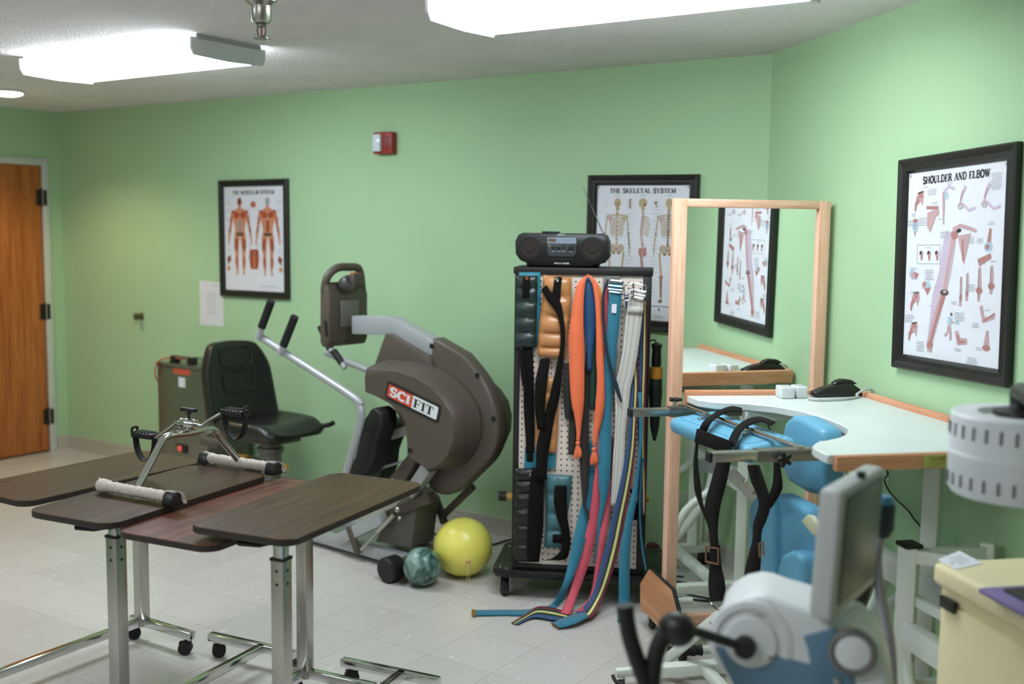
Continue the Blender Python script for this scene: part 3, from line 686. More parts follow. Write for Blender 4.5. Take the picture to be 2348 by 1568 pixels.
# ================================================================== overbed tables
def caster(t, p, r=.026, w=.016, d=Vector((0, 1, 0)), stem=.03, name='caster'):
    """twin wheel furniture caster under point p (p.z = underside of what it carries)"""
    x = Vector((-d.y, d.x, 0)).normalized(); d = Vector(d).normalized()
    c = Vector((p[0], p[1], r))+d*.012
    mb = MB()
    mb.cyl(Vector((p[0], p[1], r+.008)), Vector((p[0], p[1], p[2]+.003)), .006, n=8, mi=1)
    for s in (-1, 1):
        a = c+x*(s*.004); b = c+x*(s*(.004+w))
        mb.lathe([(r*.35, 0), (r*.9, .001), (r, .004), (r, w-.004), (r*.85, w), (r*.4, w+.001)], a, x*s, 18)
    mb.box(c+Vector((0, 0, r*.35)), (w*1.6, r*1.7, r*1.1), (x, d, Z3))
    return mb.build(name, [m_rubber, m_steel], t)
def overbed_table(col, ang, ztop, xoff, y0, L, Wd, mat_top, label, lever=True, tele=.035):
    a = math.radians(ang)
    t = thing('overbed_table', label, 'table', (col[0], col[1], 0), a)
    X, Y = dirv(ang), dirv(ang+90); C = Vector((col[0], col[1], 0))
    w = lambda x, y, z: C+X*x+Y*y+Z3*z
    th = .021
    out = rrect(Wd, L, .055, 7, xoff, y0+L/2)
    top = MB(); top.prism([w(x, y, ztop-th) for x, y in out], Z3*th, 0, 1)
    top.build('tabletop', [mat_top, m_edge], t, bevel=.002, seg=1)
    # bracket under the top, telescoping column, lever
    MB().box(w(xoff*.5, .1, ztop-th-.008), (.2, .26, .014), (X, Y, Z3)).build('top_bracket', m_dull_steel, t)
    zc = ztop-th-.015
    MB().box(w(0, 0, (zc+.25)/2), (.034, .034, zc-.25), (X, Y, Z3)).build('inner_column', m_chrome, t, bevel=.003)
    zt = zc-tele
    oc = MB().box(w(0, 0, (zt+.06)/2), (.044, .044, zt-.06), (X, Y, Z3)).build('outer_column', m_steel, t, bevel=.003)
    MB().box(w(0, 0, zt+.003), (.047, .047, .008), (X, Y, Z3)).build('column_collar', m_rubber, oc)
    mb = MB()
    for s in (0, 1):
        for k in range(2):
            d = (-Y if s == 0 else X)
            mb.cyl(w(0, 0, zt-.03-k*.04)+d*.022, w(0, 0, zt-.03-k*.04)+d*.0235, .0045, n=10)
    mb.build('column_screw', m_rubber, oc)
    if lever:
        pts = [(-.02, -.05), (-.035, -.085), (-.10, -.10), (-.115, -.088), (-.105, -.075), (-.06, -.055), (-.03, -.02), (0, -.02)]
        MB().prism([w(x, y+.03, zc-.012) for x, y in pts], Z3*.012).build('height_lever', m_rubber, t, bevel=.004)
    # base
    H = .03; zb = .062
    mb = MB().box(w(0, .35, zb+H/2), (.03, .70, H), (X, Y, Z3)); mb.build('base_bar', m_chrome, t, bevel=.002)
    MB().box(w(-.115, 0, zb+H/2), (.35, .03, H), (X, Y, Z3)).build('base_cross_bar', m_chrome, t, bevel=.002)
    MB().box(w(-.052, .70, zb+H/2), (.40, .03, H), (X, Y, Z3)).build('base_cross_bar', m_chrome, t, bevel=.002)
    for x, y in ((-.265, 0), (.035, 0), (-.225, .70), (.125, .70)): caster(t, w(x, y, zb), d=dirv(ang+60+x*90))
    return t, w
T1 = overbed_table((-3.536, 2.661), 182, .738, -.068, -.115, .78, .37, m_walnut, 'overbed table with dark top on the wooden door side of the pedal exerciser', False)
T2 = overbed_table((-2.846, 2.052), 8, .755, -.105, -.10, .765, .36, m_walnut, 'overbed table carrying the chrome pedal exerciser')
T3 = overbed_table((-2.652, 2.675), 188.5, .733, .025, -.13, .80, .38, m_walnut_r, 'low overbed table with reddish brown top under its neighbour', False)
T4 = overbed_table((-2.247, 2.172), 9.5, .782, -.085, -.095, .78, .372, m_walnut, 'highest overbed table overlapping the reddish brown one', True, .055)
# ================================================================== pedal exerciser
zt = .755
fa, fb = zpt(224, 1112, zt+.026), zpt(402, 1141, zt+.026)
ra, rb = zpt(468, 1047, zt+.026), zpt(632, 1073, zt+.026)
eb = ((fb-fa).normalized()+(rb-ra).normalized()).normalized(); eb.z = 0; eb.normalize()
ef = Vector((-eb.y, eb.x, 0))
fm, rm = (fa+fb)/2, (ra+rb)/2
half = ((fb-fa).length+(rb-ra).length)/4
t = thing('pedal_exerciser', 'chrome pedal exerciser with bandage wrapped feet on the overbed table', 'exerciser', ((fm+rm)/2-Z3*.026), 0)
m_band = bpy.data.materials.new('elastic_bandage'); m_band.use_nodes = True
nt = m_band.node_tree; b_ = nt.nodes['Principled BSDF']; b_.inputs['Roughness'].default_value = .85
tc = nt.nodes.new('ShaderNodeTexCoord'); mp_ = nt.nodes.new('ShaderNodeMapping'); mp_.inputs['Rotation'].default_value = (0, 0, -math.atan2(eb.y, eb.x)+.12)
wv = nt.nodes.new('ShaderNodeTexWave'); wv.inputs['Scale'].default_value = 21; wv.inputs['Distortion'].default_value = .3
cr = nt.nodes.new('ShaderNodeValToRGB'); e = cr.color_ramp.elements
e[0].position = 0; e[0].color = lin('6d5a55'); e[1].position = .06; e[1].color = lin('d8d2c6'); x_ = e.new(.9); x_.color = lin('d8d2c6'); x_ = e.new(.96); x_.color = lin('b98f86')
nt.links.new(tc.outputs['Object'], mp_.inputs[0]); nt.links.new(mp_.outputs[0], wv.inputs[0]); nt.links.new(wv.outputs[0], cr.inputs[0]); nt.links.new(cr.outputs[0], b_.inputs['Base Color'])
for mid, nm in ((fm, 0), (rm, 1)):
    a, b = mid-eb*(half-.02), mid+eb*(half-.02)
    MB().cyl(a, b, .011, n=14).build('foot_bar', m_chrome, t)
    # wrap: a coil with small ridges
    pts, rr = [], []
    n = 64
    for k in range(n+1):
        s = k/n; pts.append(a.lerp(b, .04+.92*s)+Z3*(.002*math.sin(k*1.9))); rr.append(.0165+.0022*((k % 6)/6)+(.003 if k < 4 else 0))
    MB().tube(pts, rr, 16).build('bandage_wrap', m_band, t, angle=60)
    for s in (-1, 1):
        if nm == 0 and s == -1: continue          # this end is covered by the bandage
        c = mid+eb*(s*(half-.012)); sec = []
        for x, z in ((-.024, -.026), (.024, -.026), (.026, -.012), (.018, .012), (.006, .021), (-.006, .021), (-.018, .012), (-.026, -.012)): sec.append(c-eb*.022+ef*x+Z3*z)
        MB().prism(sec, eb*.044).build('end_cap', m_black_plastic, t, bevel=.004)
    if nm == 0:
        MB().lathe([(.012, -.05), (.021, -.03), (.024, 0), (.02, .012), (.006, .016)], mid-eb*(half-.02), -eb, 18).build('bandage_end', m_band, t)
    # loose bandage ends
    for s in (-1, 1):
        c = mid+eb*(s*(half-.035)); e_ = mid+eb*(s*(half+.018))
        L = [c-ef*.016+Z3*.012, c-ef*.004+Z3*.021, (c+e_)/2+ef*.012+Z3*.014, e_+ef*.02-Z3*.02]
        R = [c-ef*.01-Z3*.01+eb*(s*.02), c+Z3*.022+eb*(s*.03), (c+e_)/2+ef*.02+Z3*.01+eb*(s*.03), e_+ef*.034-Z3*.024]
        ribbon(L, R).build('bandage_tail', m_band, t, solid=.0015)
pn = ef.cross(Z3)
fp = lambda x, y: plane_pt(x, y, (fm+rm)/2, pn)
path = [fm, fp(350, 1052), fp(371, 1013), fp(380, 1002), fp(400, 996), fp(431, 993), fp(470, 986), fp(486, 985), fp(497, 992), fp(505, 1004), rm+Z3*.004]
MB().tube(catmull(path, 4), .0125, 16).build('frame_tube', m_chrome, t)
hub = fp(433, 972)
h0, h1 = hub-eb*.036, hub+eb*.036
mb = MB(); mb.lathe([(.017, 0), (.0195, .003), (.0195, .025), (.021, .03), (.0195, .035), (.0195, .069), (.017, .072)], h0, eb, 20); mb.cyl(hub-Z3*.03, hub-Z3*.01, .012, n=12)
mb.build('hub', m_chrome, t)
tk = hub+Z3*.05
mb = MB(); mb.cyl(hub+Z3*.015, hub+Z3*.04, .005, n=10, mi=1); mb.box(tk, (.07, .014, .013), (eb, ef, Z3)); mb.cyl(tk-Z3*.016, tk, .009, n=12)
mb.build('tension_knob', [m_black_plastic, m_chrome], t, bevel=.002)
for s, cpx, q in ((-1, (357, 1003), [(293, 985), (358, 1003)]), (1, (513, 945), [(515, 940), (580, 945)])):
    st = hub+eb*(s*.045)
    pc = plane_pt(cpx[0], cpx[1], hub+eb*(s*.10), DH)
    MB().tube(catmull([hub+eb*(s*.03), st+eb*(s*.015), st.lerp(pc, .25)+eb*(s*.006), pc, pc+eb*(s*.02)], 3), .0062, 10).build('crank', m_chrome, t)
    p0 = pc+eb*(s*.004); p1 = p0+eb*(s*.095)
    ax = (eb, ef, Z3)
    pd = MB().box((p0+p1)/2+Z3*.004, (.095, .046, .02), ax).build('pedal', m_black_plastic, t, bevel=.004)
    mb = MB()
    for k in range(5): mb.box(p0.lerp(p1, .15+.17*k)+Z3*.0155, (.006, .04, .004), ax)
    mb.build('tread', m_black_plastic, pd)
    # adjustable strap hanging under the pedal and its slotted tab
    L, R = [], []
    for k in range(13):
        a_ = PI*k/12; cc = (p0+p1)/2+eb*(math.cos(a_)*.047*-s)-Z3*(math.sin(a_)*.085+.004)
        L.append(cc-ef*.013); R.append(cc+ef*.013)
    ribbon(L, R, 2).build('pedal_strap', m_rubber, pd, solid=.0028)
    tb = p1+eb*(s*.004)
    mb = MB()
    ring = rrect(.034, .038, .011, 4); hole = rrect(.018, .02, .008, 4)
    for z in (-.002, .002): pass
    A = [tb+ef*x+Z3*(z+.012)-eb*.002 for x, z in ring]; B = [tb+ef*x+Z3*(z+.014)-eb*.002 for x, z in hole]
    n = len(A)
    mb.add(A+B+[p+eb*.004 for p in A]+[p+eb*.004 for p in B], [f for k in range(n) for f in ((k, (k+1) % n, n+(k+1) % n, n+k), (2*n+k, 3*n+k, 3*n+(k+1) % n, 2*n+(k+1) % n), (k, 2*n+k, 2*n+(k+1) % n, (k+1) % n), (n+k, n+(k+1) % n, 3*n+(k+1) % n, 3*n+k))])
    mb.build('strap_tab', m_rubber, pd)
# ================================================================== recumbent stepper
MO = Vector((-3.21, 4.04, 0)); MU, MV = dirv(-5), dirv(85)
def mw(u, v, z): return MO+MU*u+MV*v+Z3*z
def ml(x, y, v): return plane_pt(x, y, MO+MV*v, MV)          # pixel on the machine's plane v
t = thing('recumbent_stepper', 'grey recumbent exercise stepper with black bucket seat and console', 'exercise machine', MO, math.radians(-5))
AX = (MU, MV, Z3)
# base
for s in (-1, 1):
    MB().box(mw(-.80, .03+s*.12, .055), (1.62, .05, .06), AX).build('floor_rail', m_silver, t, bevel=.006)
MB().box(mw(-.85, .03, .05), (1.5, .2, .02), AX).build('floor_plate', M('galvanised_plate', '9aa09a', .3, .6), t)
MB().cyl(mw(.03, -.20, .055), mw(.03, .27, .055), .042, n=20).build('stabilizer', m_charcoal, t)
for v0, v1 in ((-.285, -.20), (.27, .345)): MB().lathe([(.05, 0), (.06, .008), (.06, .077), (.05, .085)], mw(.03, v0, .0605), MV, 24).build('stabilizer_roller', m_black_plastic, t)
MB().cyl(mw(-1.6, -.2, .05), mw(-1.6, .27, .05), .04, n=18).build('stabilizer', m_charcoal, t)
# tower under the shroud
out = [ml(x, y, -.05) for x, y in ((858, 1242), (943, 1257), (957, 1150), (935, 1125), (905, 1160))]
MB().prism(out, MV*.16).build('tower_panel', M('grey_tower_panel', '6f6860', .5), t, bevel=.008)
# shrouds: near and far halves with the flat faces, and the spine between them
face = [(833, 862), (836, 846), (850, 842), (868, 843), (911, 849), (953, 863), (986, 884), (1014, 912), (1034, 943), (1042, 979), (1040, 1015), (1028, 1045), (1010, 1065), (990, 1077), (977, 1078), (960, 1064), (934, 1046), (933, 1020), (932, 993), (928, 966), (916, 946), (891, 923), (857, 905), (834, 896)]
NF = -.18
fc = [ml(x, y, NF) for x, y in face]
loc = [((p-MO).dot(MU), p.z) for p in fc]
cu, cz = .13, .72
def ring_at(v, k, shift=0): return [mw(cu+(u-cu)*k+shift, v, cz+(z-cz)*k) for u, z in loc]
rings = [ring_at(NF, .97), ring_at(NF+.012, 1.0), ring_at(NF+.05, 1.035), ring_at(NF+.12, 1.075), ring_at(NF+.16, 1.09)]
MB().loft(rings).build('side_shroud', m_charcoal, t, angle=50)
rings = [ring_at(.24, .97), ring_at(.228, 1.0), ring_at(.19, 1.035), ring_at(.12, 1.075), ring_at(.08, 1.09)]
MB().loft(rings).build('side_shroud', m_charcoal, t, angle=50)
spine = [(985, 778), (997, 775), (1060, 812), (1105, 870), (1132, 935), (1140, 1000), (1124, 1050), (1085, 1092), (1045, 1128), (1010, 1135), (985, 1120), (968, 1090), (950, 1060), (890, 900), (884, 850), (930, 815), (965, 806)]
sp_pts = [ml(x, y, -.01) for x, y in spine]; sp_pts = sp_pts[:2]+catmull(sp_pts[2:13], 4)+sp_pts[13:]
sp = MB().prism(sp_pts, MV*.08).build('spine_cover', m_charcoal, t, bevel=.018, seg=3)
for x, y in ((990, 793), (1095, 860), (940, 1032), (1132, 960)):
    p = ml(x, y, -.012 if x > 950 else NF-.002); MB().lathe([(.012, 0), (.0125, .003), (.009, .0045), (.008, .001)], p, -MV, 14).build('bolt_recess', m_black_matte, sp)
# mast fairing, beam and console
MB().prism([ml(x, y, -.03) for x, y in ((852, 850), (882, 764), (896, 765), (985, 818), (1000, 900), (900, 900))], MV*.12).build('mast_fairing', m_charcoal, t, bevel=.012)
MB().prism([ml(x, y, -.012) for x, y in ((806, 724), (892, 727), (994, 782), (990, 815), (960, 806), (884, 768), (806, 766))], MV*.085).build('console_beam', m_silver, t, bevel=.005)
cp = ml(800, 725, .03); cu_, cz_ = (cp-MO).dot(MU), cp.z
MB().box(mw(cu_+.005, .03, cz_+.015), (.012, .12, .135), AX).build('mounting_plate', M('plate_grey', '77736c', .5, .3), t, bevel=.002)
csec = [(-.075, .155), (-.055, .175), (-.03, .175), (-.005, .11), (-.005, -.115), (-.02, -.15), (-.06, -.155), (-.078, -.13)]
con = MB().prism([mw(cu_+u, -.10, cz_+z) for u, z in csec], MV*.27).build('console', m_charcoal, t, bevel=.016, seg=3)
MB().tube(catmull([mw(cu_-.055, -.085, cz_+.13), mw(cu_-.04, -.08, cz_+.20), mw(cu_-.025, -.03, cz_+.245), mw(cu_-.02, .05, cz_+.25), mw(cu_-.02, .12, cz_+.235), mw(cu_-.03, .15, cz_+.13)], 5), .021, 12).build('console_handle', m_charcoal, con)
MB().lathe([(.035, 0), (.04, .008), (.04, .05), (.034, .058)], mw(cu_-.005, .0, cz_+.155), MU+Z3*.5, 22).build('knob', M('grey_knob', '4b4a49', .35), con)
MB().box(mw(cu_+.05, .04, cz_+.19), (.035, .075, .06), AX).build('reader_module', m_charcoal, con, bevel=.006)
mb = MB(); mb.box(mw(cu_+.045, .025, cz_+.223), (.022, .04, .006), AX)
mb.build('label_orange', M('orange_label', 'cf6a45', .4), con)
mb = MB()
for k in range(9): mb.box(mw(cu_-.03+k*.001, -.103, cz_-.02-k*.009), (.02, .004, .004), AX)
mb.build('vent_slot', m_black_matte, con)
# logo plate on the near shroud
l0, l1, l2, l3 = [ml(x, y, NF-.001) for x, y in ((893, 876), (1008, 930), (1001, 967), (887, 911))]
LX = ((l1-l0)+(l2-l3)).normalized(); LY = MV.cross(LX)*-1
if LY.z < 0: LY = -LY
lw, lh = (l1-l0).length*.99, .062
lc = (l0+l1+l2+l3)/4
plate = MB().prism([lc+LX*x+LY*y-MV*.0015 for x, y in rrect(lw+.024, lh+.024, .012, 4)], -MV*.001).build('logo_plate', m_black_matte, t, smooth=False)
art = Art(lc-MV*.0026, LX, LY, -MV)
art.poly(rrect(lw, lh, .008, 4), 1)
art.poly([(x, y) for x, y in rrect(lw, lh, .008, 4) if x < 0]+[(-.0, -lh/2), (0.0, lh/2)][::-1][:0] if False else [(-lw/2+.004, -lh/2), (-lw*.0, -lh/2), (-lw*.0, lh/2), (-lw/2+.004, lh/2), (-lw/2, lh/2-.006), (-lw/2, -lh/2+.006)], 0)
art.text('SCI', -lw*.245, 0, lh*.66, lw*.42, 1, .24)
art.text('FIT', lw*.235, -.001, lh*.66, lw*.40, 2, .2)
art.mb.build('logo_print', [M('logo_red', 'cf4a33', .4), M('logo_white', 'dfe3e2', .4), m_black_matte], plate, smooth=False)
# swinging arms with two grips each
def arm(v, pts, grips, silver=m_silver):
    a = MB().tube(catmull([ml(x, y, v) for x, y in pts], 4), .0185, 12).build('swing_arm', silver, t)
    for (x0, y0), (x1, y1), (x2, y2) in grips:
        p, q, r = ml(x0, y0, v-.02), ml(x1, y1, v-.02), ml(x2, y2, v-.02)
        MB().cyl(p, q, .0205, n=16).build('grip', m_rubber, a); MB().cyl(q, r, .0165, n=14).build('grip_post', silver, a)
    return a
arm(-.30, [(591, 768), (680, 826), (812, 912), (825, 930), (829, 952), (822, 985), (790, 1095), (778, 1140)], [((622, 690), (600, 750), (592, 778)), ((676, 726), (650, 792), (642, 812))])
arm(.36, [(748, 808), (800, 831), (842, 848), (900, 880), (905, 930), (895, 1010)], [((735, 748), (757, 800), (760, 806)), ((765, 805), (785, 833), (791, 844))])
# foot plates, links and dampers
def footplate(v, dx, dy):
    rows = []
    L = [(848, 940), (832, 965), (822, 1010), (812, 1050), (790, 1080), (770, 1092)]; R = [(872, 948), (875, 975), (862, 1010), (858, 1050), (845, 1078), (830, 1095)]
    ring = [(x+dx, y+dy) for x, y in [(856, 934)]+R+L[::-1]]
    o = MB().prism([ml(x, y, v) for x, y in ring], MV*.11).build('footplate', m_rubber, t, bevel=.012, seg=3)
    return o
footplate(-.22, 0, 0); footplate(.13, 22, 25)
def link(px0, px1, v, w=.03, d=.02, m=m_silver):
    return MB().bar(ml(*px0, v), ml(*px1, v), d, w).build('link_bar', m, t, bevel=.003)
link((820, 1022), (960, 978), -.10, .042, .025, M('link_grey', '8f8a84', .4, .3))
link((842, 1082), (930, 1056), -.06, .012, .012)
link((782, 1235), (880, 1188), -.12, .06, .05); link((860, 1195), (990, 1140), -.05, .05, .05, m_charcoal)
link((800, 1208), (822, 1270), -.14, .035, .02, m_charcoal)
link((945, 1130), (985, 1070), -.07, .06, .06); 
link((1085, 1115), (1012, 1185), .13, .03, .03, m_charcoal); link((998, 1140), (1020, 1200), .13, .03, .03, m_charcoal)
d_ = MB(); d_.cyl(ml(828, 1260, -.15), ml(872, 1212, -.15), .008, n=12); d_.cyl(ml(866, 1218, -.15), ml(905, 1178, -.15), .014, n=12); d_.ball(ml(912, 1168, -.15), .016, 12); d_.ball(ml(917, 1188, -.15), .012, 12)
d_.build('damper', m_steel, t)
MB().prism([ml(x, y, -.1) for x, y in ((893, 1095), (945, 1030), (952, 1060), (925, 1110))], MV*.06).build('crank_plate', m_charcoal, t, bevel=.004)
# seat: post, carriage, cushion, backrest
SU = -1.19; SV = .03
sz = .575
MB().box(mw(SU, SV, .11), (.30, .26, .06), AX).build('seat_carriage', m_charcoal, t, bevel=.01)
MB().lathe([(.055, .10), (.055, .34), (.062, .345), (.062, .40), (.075, .405), (.075, .43), (.06, .435), (.06, .47)], mw(SU, SV, 0), Z3, 24).build('seat_post', M('grey_post', '6f6c66', .4, .3), t)
MB().box(mw(SU, SV, .48), (.26, .22, .03), AX).build('seat_plate', m_charcoal, t, bevel=.006)
m_seat = M('black_moulded_vinyl', '161412', .38, var=.05, bump=.05, bscale=350)
def pad(rows, n=18):
    return rows
# cushion: grid of thickness with raised side bolsters
mb = MB(); rings = []
for i in range(11):
    s = i/10; u = SU-.25+.50*s; hw = .215+.03*math.sin(PI*min(1, s*1.2))-.05*max(0, s-.8)
    up = []; dn = []
    for k in range(13):
        x = -1+2*k/12; bol = .045*abs(x)**3*(1-.6*s); drop = -.055*max(0, s-.82)/.18
        up.append(mw(u, SV+x*hw, sz+bol+drop-(.03 if abs(x) > .99 else 0)-.012*(1-x*x)+.02*(s)))
        dn.append(mw(u, SV+x*hw*.9, sz-.085+.02*s))
    rings.append(up+dn[::-1])
mb.loft(rings); mb.build('seat_cushion', m_seat, t, sub=1, angle=80)
mb = MB(); rings = []
bu = SU-.235
for i in range(13):
    s = i/12; z = sz-.03+.455*s; hw = .235-.01*s-(.085*((s-.62)/.38)**1.6 if s > .62 else 0)+(.0 if s > .1 else 0)
    lean = -.09*s+(-.012*((s-.8)/.2) if s > .8 else 0)
    fr, bk = [], []
    for k in range(13):
        x = -1+2*k/12; bol = .06*abs(x)**3*(1-.45*s)
        groove = -.008 if (.42 < s < .46 or .78 < s < .82) and abs(x) < .5 else 0
        fr.append(mw(bu+lean+bol+groove, SV+x*hw, z)); bk.append(mw(bu+lean-.075+.03*abs(x)**3, SV+x*hw*.97, z))
    rings.append(fr+bk[::-1])
mb.loft(rings); back = mb.build('backrest', m_seat, t, sub=1, angle=80)
for zc_, hh_ in ((.335, .11), (.20, .12)):
    loop = []
    for x, y in rrect(.21, hh_, .03, 4):
        s = (zc_+y+.03)/.455; loop.append(mw(bu-.09*s+.002+.06*abs(x/.22)**3, SV+x, sz+zc_+y))
    MB().tube(loop, .0025, 6, closed=True).build('stitched_panel', m_seat, back)
MB().tube(catmull([mw(SU+.19, SV+.2, sz-.03), mw(SU+.235, SV+.22, sz-.02), mw(SU+.27, SV+.22, sz-.005)], 3), .014, 10).build('adjuster_lever', m_rubber, t)
MB().box(mw(SU-.13, SV-.30, sz-.09), (.16, .05, .05), AX).build('armrest_bracket', m_charcoal, t, bevel=.02)
m_yellow = M('yellow_plastic', 'd9a13c', .4)
MB().cyl(mw(SU+.07, SV-.02, .335), mw(SU+.16, SV-.02, .345), .016, n=12).build('release_lever', m_yellow, t)
MB().cyl(mw(SU-.30, SV-.03, .34), mw(SU-.16, SV-.03, .35), .018, n=12).build('release_lever', m_yellow, t)
MB().box(mw(SU-.23, SV, .22), (.26, .2, .22), AX).build('rear_box', m_charcoal, t, bevel=.012)  # plain charcoal box filling the dark area behind the seat post
# ================================================================== hot pack unit beside the seat
yA, yB = 4.33, 4.66
pa = plane_pt(360, 838, (0, yA, 0), (0, 1, 0)); xa = pa.x; ztk = pa.z; xb = xa+.46
t = thing('hot_pack_heater', 'stainless steel hot pack heating tank behind the black seat', 'heater', ((xa+xb)/2, (yA+yB)/2, 0))
m_tank = M('stainless_tank', '837f76', .32, .85, var=.08, vscale=3, stretch=(1, 1, .2))
MB().box(((xa+xb)/2, (yA+yB)/2, (ztk+.06)/2), (xb-xa, yB-yA, ztk-.06)).build('tank', m_tank, t, bevel=.008)
MB().box(((xa+xb)/2, (yA+yB)/2, ztk+.012), (xb-xa+.012, yB-yA+.012, .024)).build('lid', m_tank, t, bevel=.006)
for k in (0, 1):
    x = xa+.11+k*.16
    MB().box((x, yA+.05, ztk+.045), (.045, .05, .045)).build('lid_handle', m_black_plastic, t, bevel=.006)
MB().box((xa+.19, yA+.05, ztk+.062), (.2, .02, .012)).build('lid_handle', m_tank, t, bevel=.004)
mb = MB()
for x, y in ((xa+.05, yA+.05), (xb-.05, yA+.05), (xa+.05, yB-.05), (xb-.05, yB-.05)):
    MB().lathe([(.02, 0), (.022, .05), (.012, .065)], (x, y, 0), Z3, 14).build('foot', m_rubber, t)
a_ = plane_pt(398, 850, (0, yA, 0), (0, 1, 0)); b_2 = plane_pt(436, 858, (0, yA, 0), (0, 1, 0))
MB().box(((a_.x+b_2.x)/2, yA-.001, a_.z), (b_2.x-a_.x, .002, .035)).build('warning_label', M('label_red', 'c2503a', .5), t)
MB().box(((a_.x+b_2.x)/2, yA-.001, a_.z-.065), (.06, .002, .06)).build('sticker', m_paper, t)
s_ = plane_pt(418, 1028, (0, yA, 0), (0, 1, 0))
MB().box((s_.x, yA-.004, s_.z), (.1, .008, .05)).build('switch_plate', m_black_plastic, t)
MB().box((s_.x-.01, yA-.012, s_.z), (.035, .012, .034)).build('lit_switch', M('lit_red_switch', 'd05a52', .3, emit=.35), t, bevel=.003)
MB().tube(catmull([(xa+.2, yA+.05, ztk+.05), (xa+.1, yA+.03, ztk+.055), (xa+.03, yA-.01, ztk+.03), (xa-.006, yA-.012, ztk-.05), (xa-.008, yA+.02, ztk-.12)], 5), .005, 8).build('orange_cord', M('orange_cord', 'b4583a', .5), t)
# cable lying along the wall behind the stepper
fc_ = [zpt(x, y, .006) for x, y in ((985, 1222), (1040, 1232), (1095, 1246), (1130, 1248), (1166, 1238), (1200, 1236))]
o = MB().tube(catmull(fc_, 4), .005, 7).build('floor_cable', m_rubber); tag(rebase(o, fc_[2]), 'thin black cable on the floor by the baseboard behind the yellow ball', 'cable')
# ================================================================== balls
p = zpt(962, 1340, 0); r = .089; c = Vector((p.x, p.y, r))-DH*.008+RT0*.013
m_marble = bpy.data.materials.new('green_marbled_rubber'); m_marble.use_nodes = True
nt = m_marble.node_tree; b_ = nt.nodes['Principled BSDF']; b_.inputs['Roughness'].default_value = .3
nz = nt.nodes.new('ShaderNodeTexNoise'); nz.inputs['Scale'].default_value = 9; nz.inputs['Distortion'].default_value = 2.2; nz.inputs['Detail'].default_value = 6
cr = nt.nodes.new('ShaderNodeValToRGB'); e = cr.color_ramp.elements
e[0].position = .36; e[0].color = lin('26423b'); e[1].position = .64; e[1].color = lin('8fa79d'); x_ = e.new(.5); x_.color = lin('5f8278')
tc = nt.nodes.new('ShaderNodeTexCoord'); nt.links.new(tc.outputs['Object'], nz.inputs[0]); nt.links.new(nz.outputs[0], cr.inputs[0]); nt.links.new(cr.outputs[0], b_.inputs['Base Color'])
o = MB().ball(c, r, 40); o.lathe([(.006, 0), (.004, -.002)], c+(-DH*.9-RT0*.42).normalized()*r, -DH, 8)
o = o.build('medicine_ball', m_marble); tag(rebase(o, (c.x, c.y, 0)), 'small green marbled ball beside the yellow balloon ball', 'ball')
p = zpt(1050, 1316, 0); r = .141; c = Vector((p.x, p.y, r*.98))-DH*.012+RT0*.024
t = thing('balloon_ball', 'large yellow balloon ball resting on the floor', 'ball', (c.x, c.y, 0))
m_yb = M('yellow_latex', 'f3e86a', .4, var=.06, vscale=3, coat=.2)
MB().ball(c, r, 48, (1, 1, .985)).build('ball_skin', m_yb, t)
vd = (-DH*.93+RT0*.2-Z3*.2).normalized(); vp = c+vd*r
MB().lathe([(.014, -.004), (.01, .004), (.004, .01)], vp, vd, 14).build('valve', M('peach_rubber', 'd8a070', .5), t)
mb = MB()
for s in (-1, 1): mb.tube(catmull([vp+vd*.006, vp+vd*.008+RT0*(s*.004)-Z3*.04, vp+vd*.004+RT0*(s*.006)-Z3*.09, vp-vd*.02+RT0*(s*.005)-Z3*(vp.z-.004)], 4), .0013, 6)
mb.build('string', M('clear_elastic', 'd8cfa0', .4), t)
# ================================================================== pegboard rack on a dolly
RO = Vector((-2.621, 3.939, 0)); RX = dirv(26); RN = dirv(-64)
def rw(u, off, z): return RO+RX*u+RN*off+Z3*z
def rk(x, y, off=0): return plane_pt(x, y, RO+RN*off, RN)
RAX = (RX, RN, Z3)
RTOP, RW_ = 1.487, .592
RD = .26
t = thing('pegboard_rack', 'black framed pegboard rack on a wheeled dolly hung with straps', 'rack', rw(RW_/2, -RD/2, 0), math.radians(26))
ol = [(-.088+x, y) for x, y in rrect(.80, .46, .06, 6, .40, -.20)]
MB().prism([rw(u, v, .098) for u, v in ol], Z3*.036).build('dolly_deck', M('black_dolly_plastic', '151413', .3, var=.05), t, bevel=.008)
mb = MB()
for u, v in ((-.05, -.02), (-.02, .005), (-.055, -.34), (.66, -.02), (.63, .0), (.66, -.34)): mb.lathe([(.008, 0), (.007, .003), (.002, .004)], rw(u, v, .134), Z3, 10)
mb.build('deck_bolt', m_steel, t)
for u, v in ((-.035, -.03), (.64, -.03), (-.035, -.36), (.64, -.36)):
    c = rw(u, v, .047); fdir = (RN*.9+RX*.3).normalized(); x = Vector((-fdir.y, fdir.x, 0))
    w = MB(); w.lathe([(.018, -.017), (.042, -.016), (.046, -.010), (.046, .010), (.042, .016), (.018, .017)], c, x, 22)
    o = w.build('caster_wheel', m_rubber, t)
    mb = MB()
    for s in (-1, 1): mb.prism([c+x*(s*.021)+fdir*a+Z3*b for a, b in ((-.012, -.01), (.012, -.01), (.022, .049), (-.03, .049))], x*(s*.002))
    mb.box(c+Z3*.048-fdir*.004, (.045, .055, .004), (x, fdir, Z3)); mb.cyl(c-x*.026, c+x*.026, .007, n=10)
    mb.build('caster_fork', m_steel, t)
m_rackblk = M('black_rack_frame', '1a1715', .5, var=.06)
for u0, u1 in ((0, .026), (RW_-.036, RW_)):
    for v in (-.018, -RD+.018): MB().box(rw((u0+u1)/2, v, (RTOP+.13)/2), (u1-u0, .036, RTOP-.13-.03), RAX).build('post', m_rackblk, t, bevel=.002)
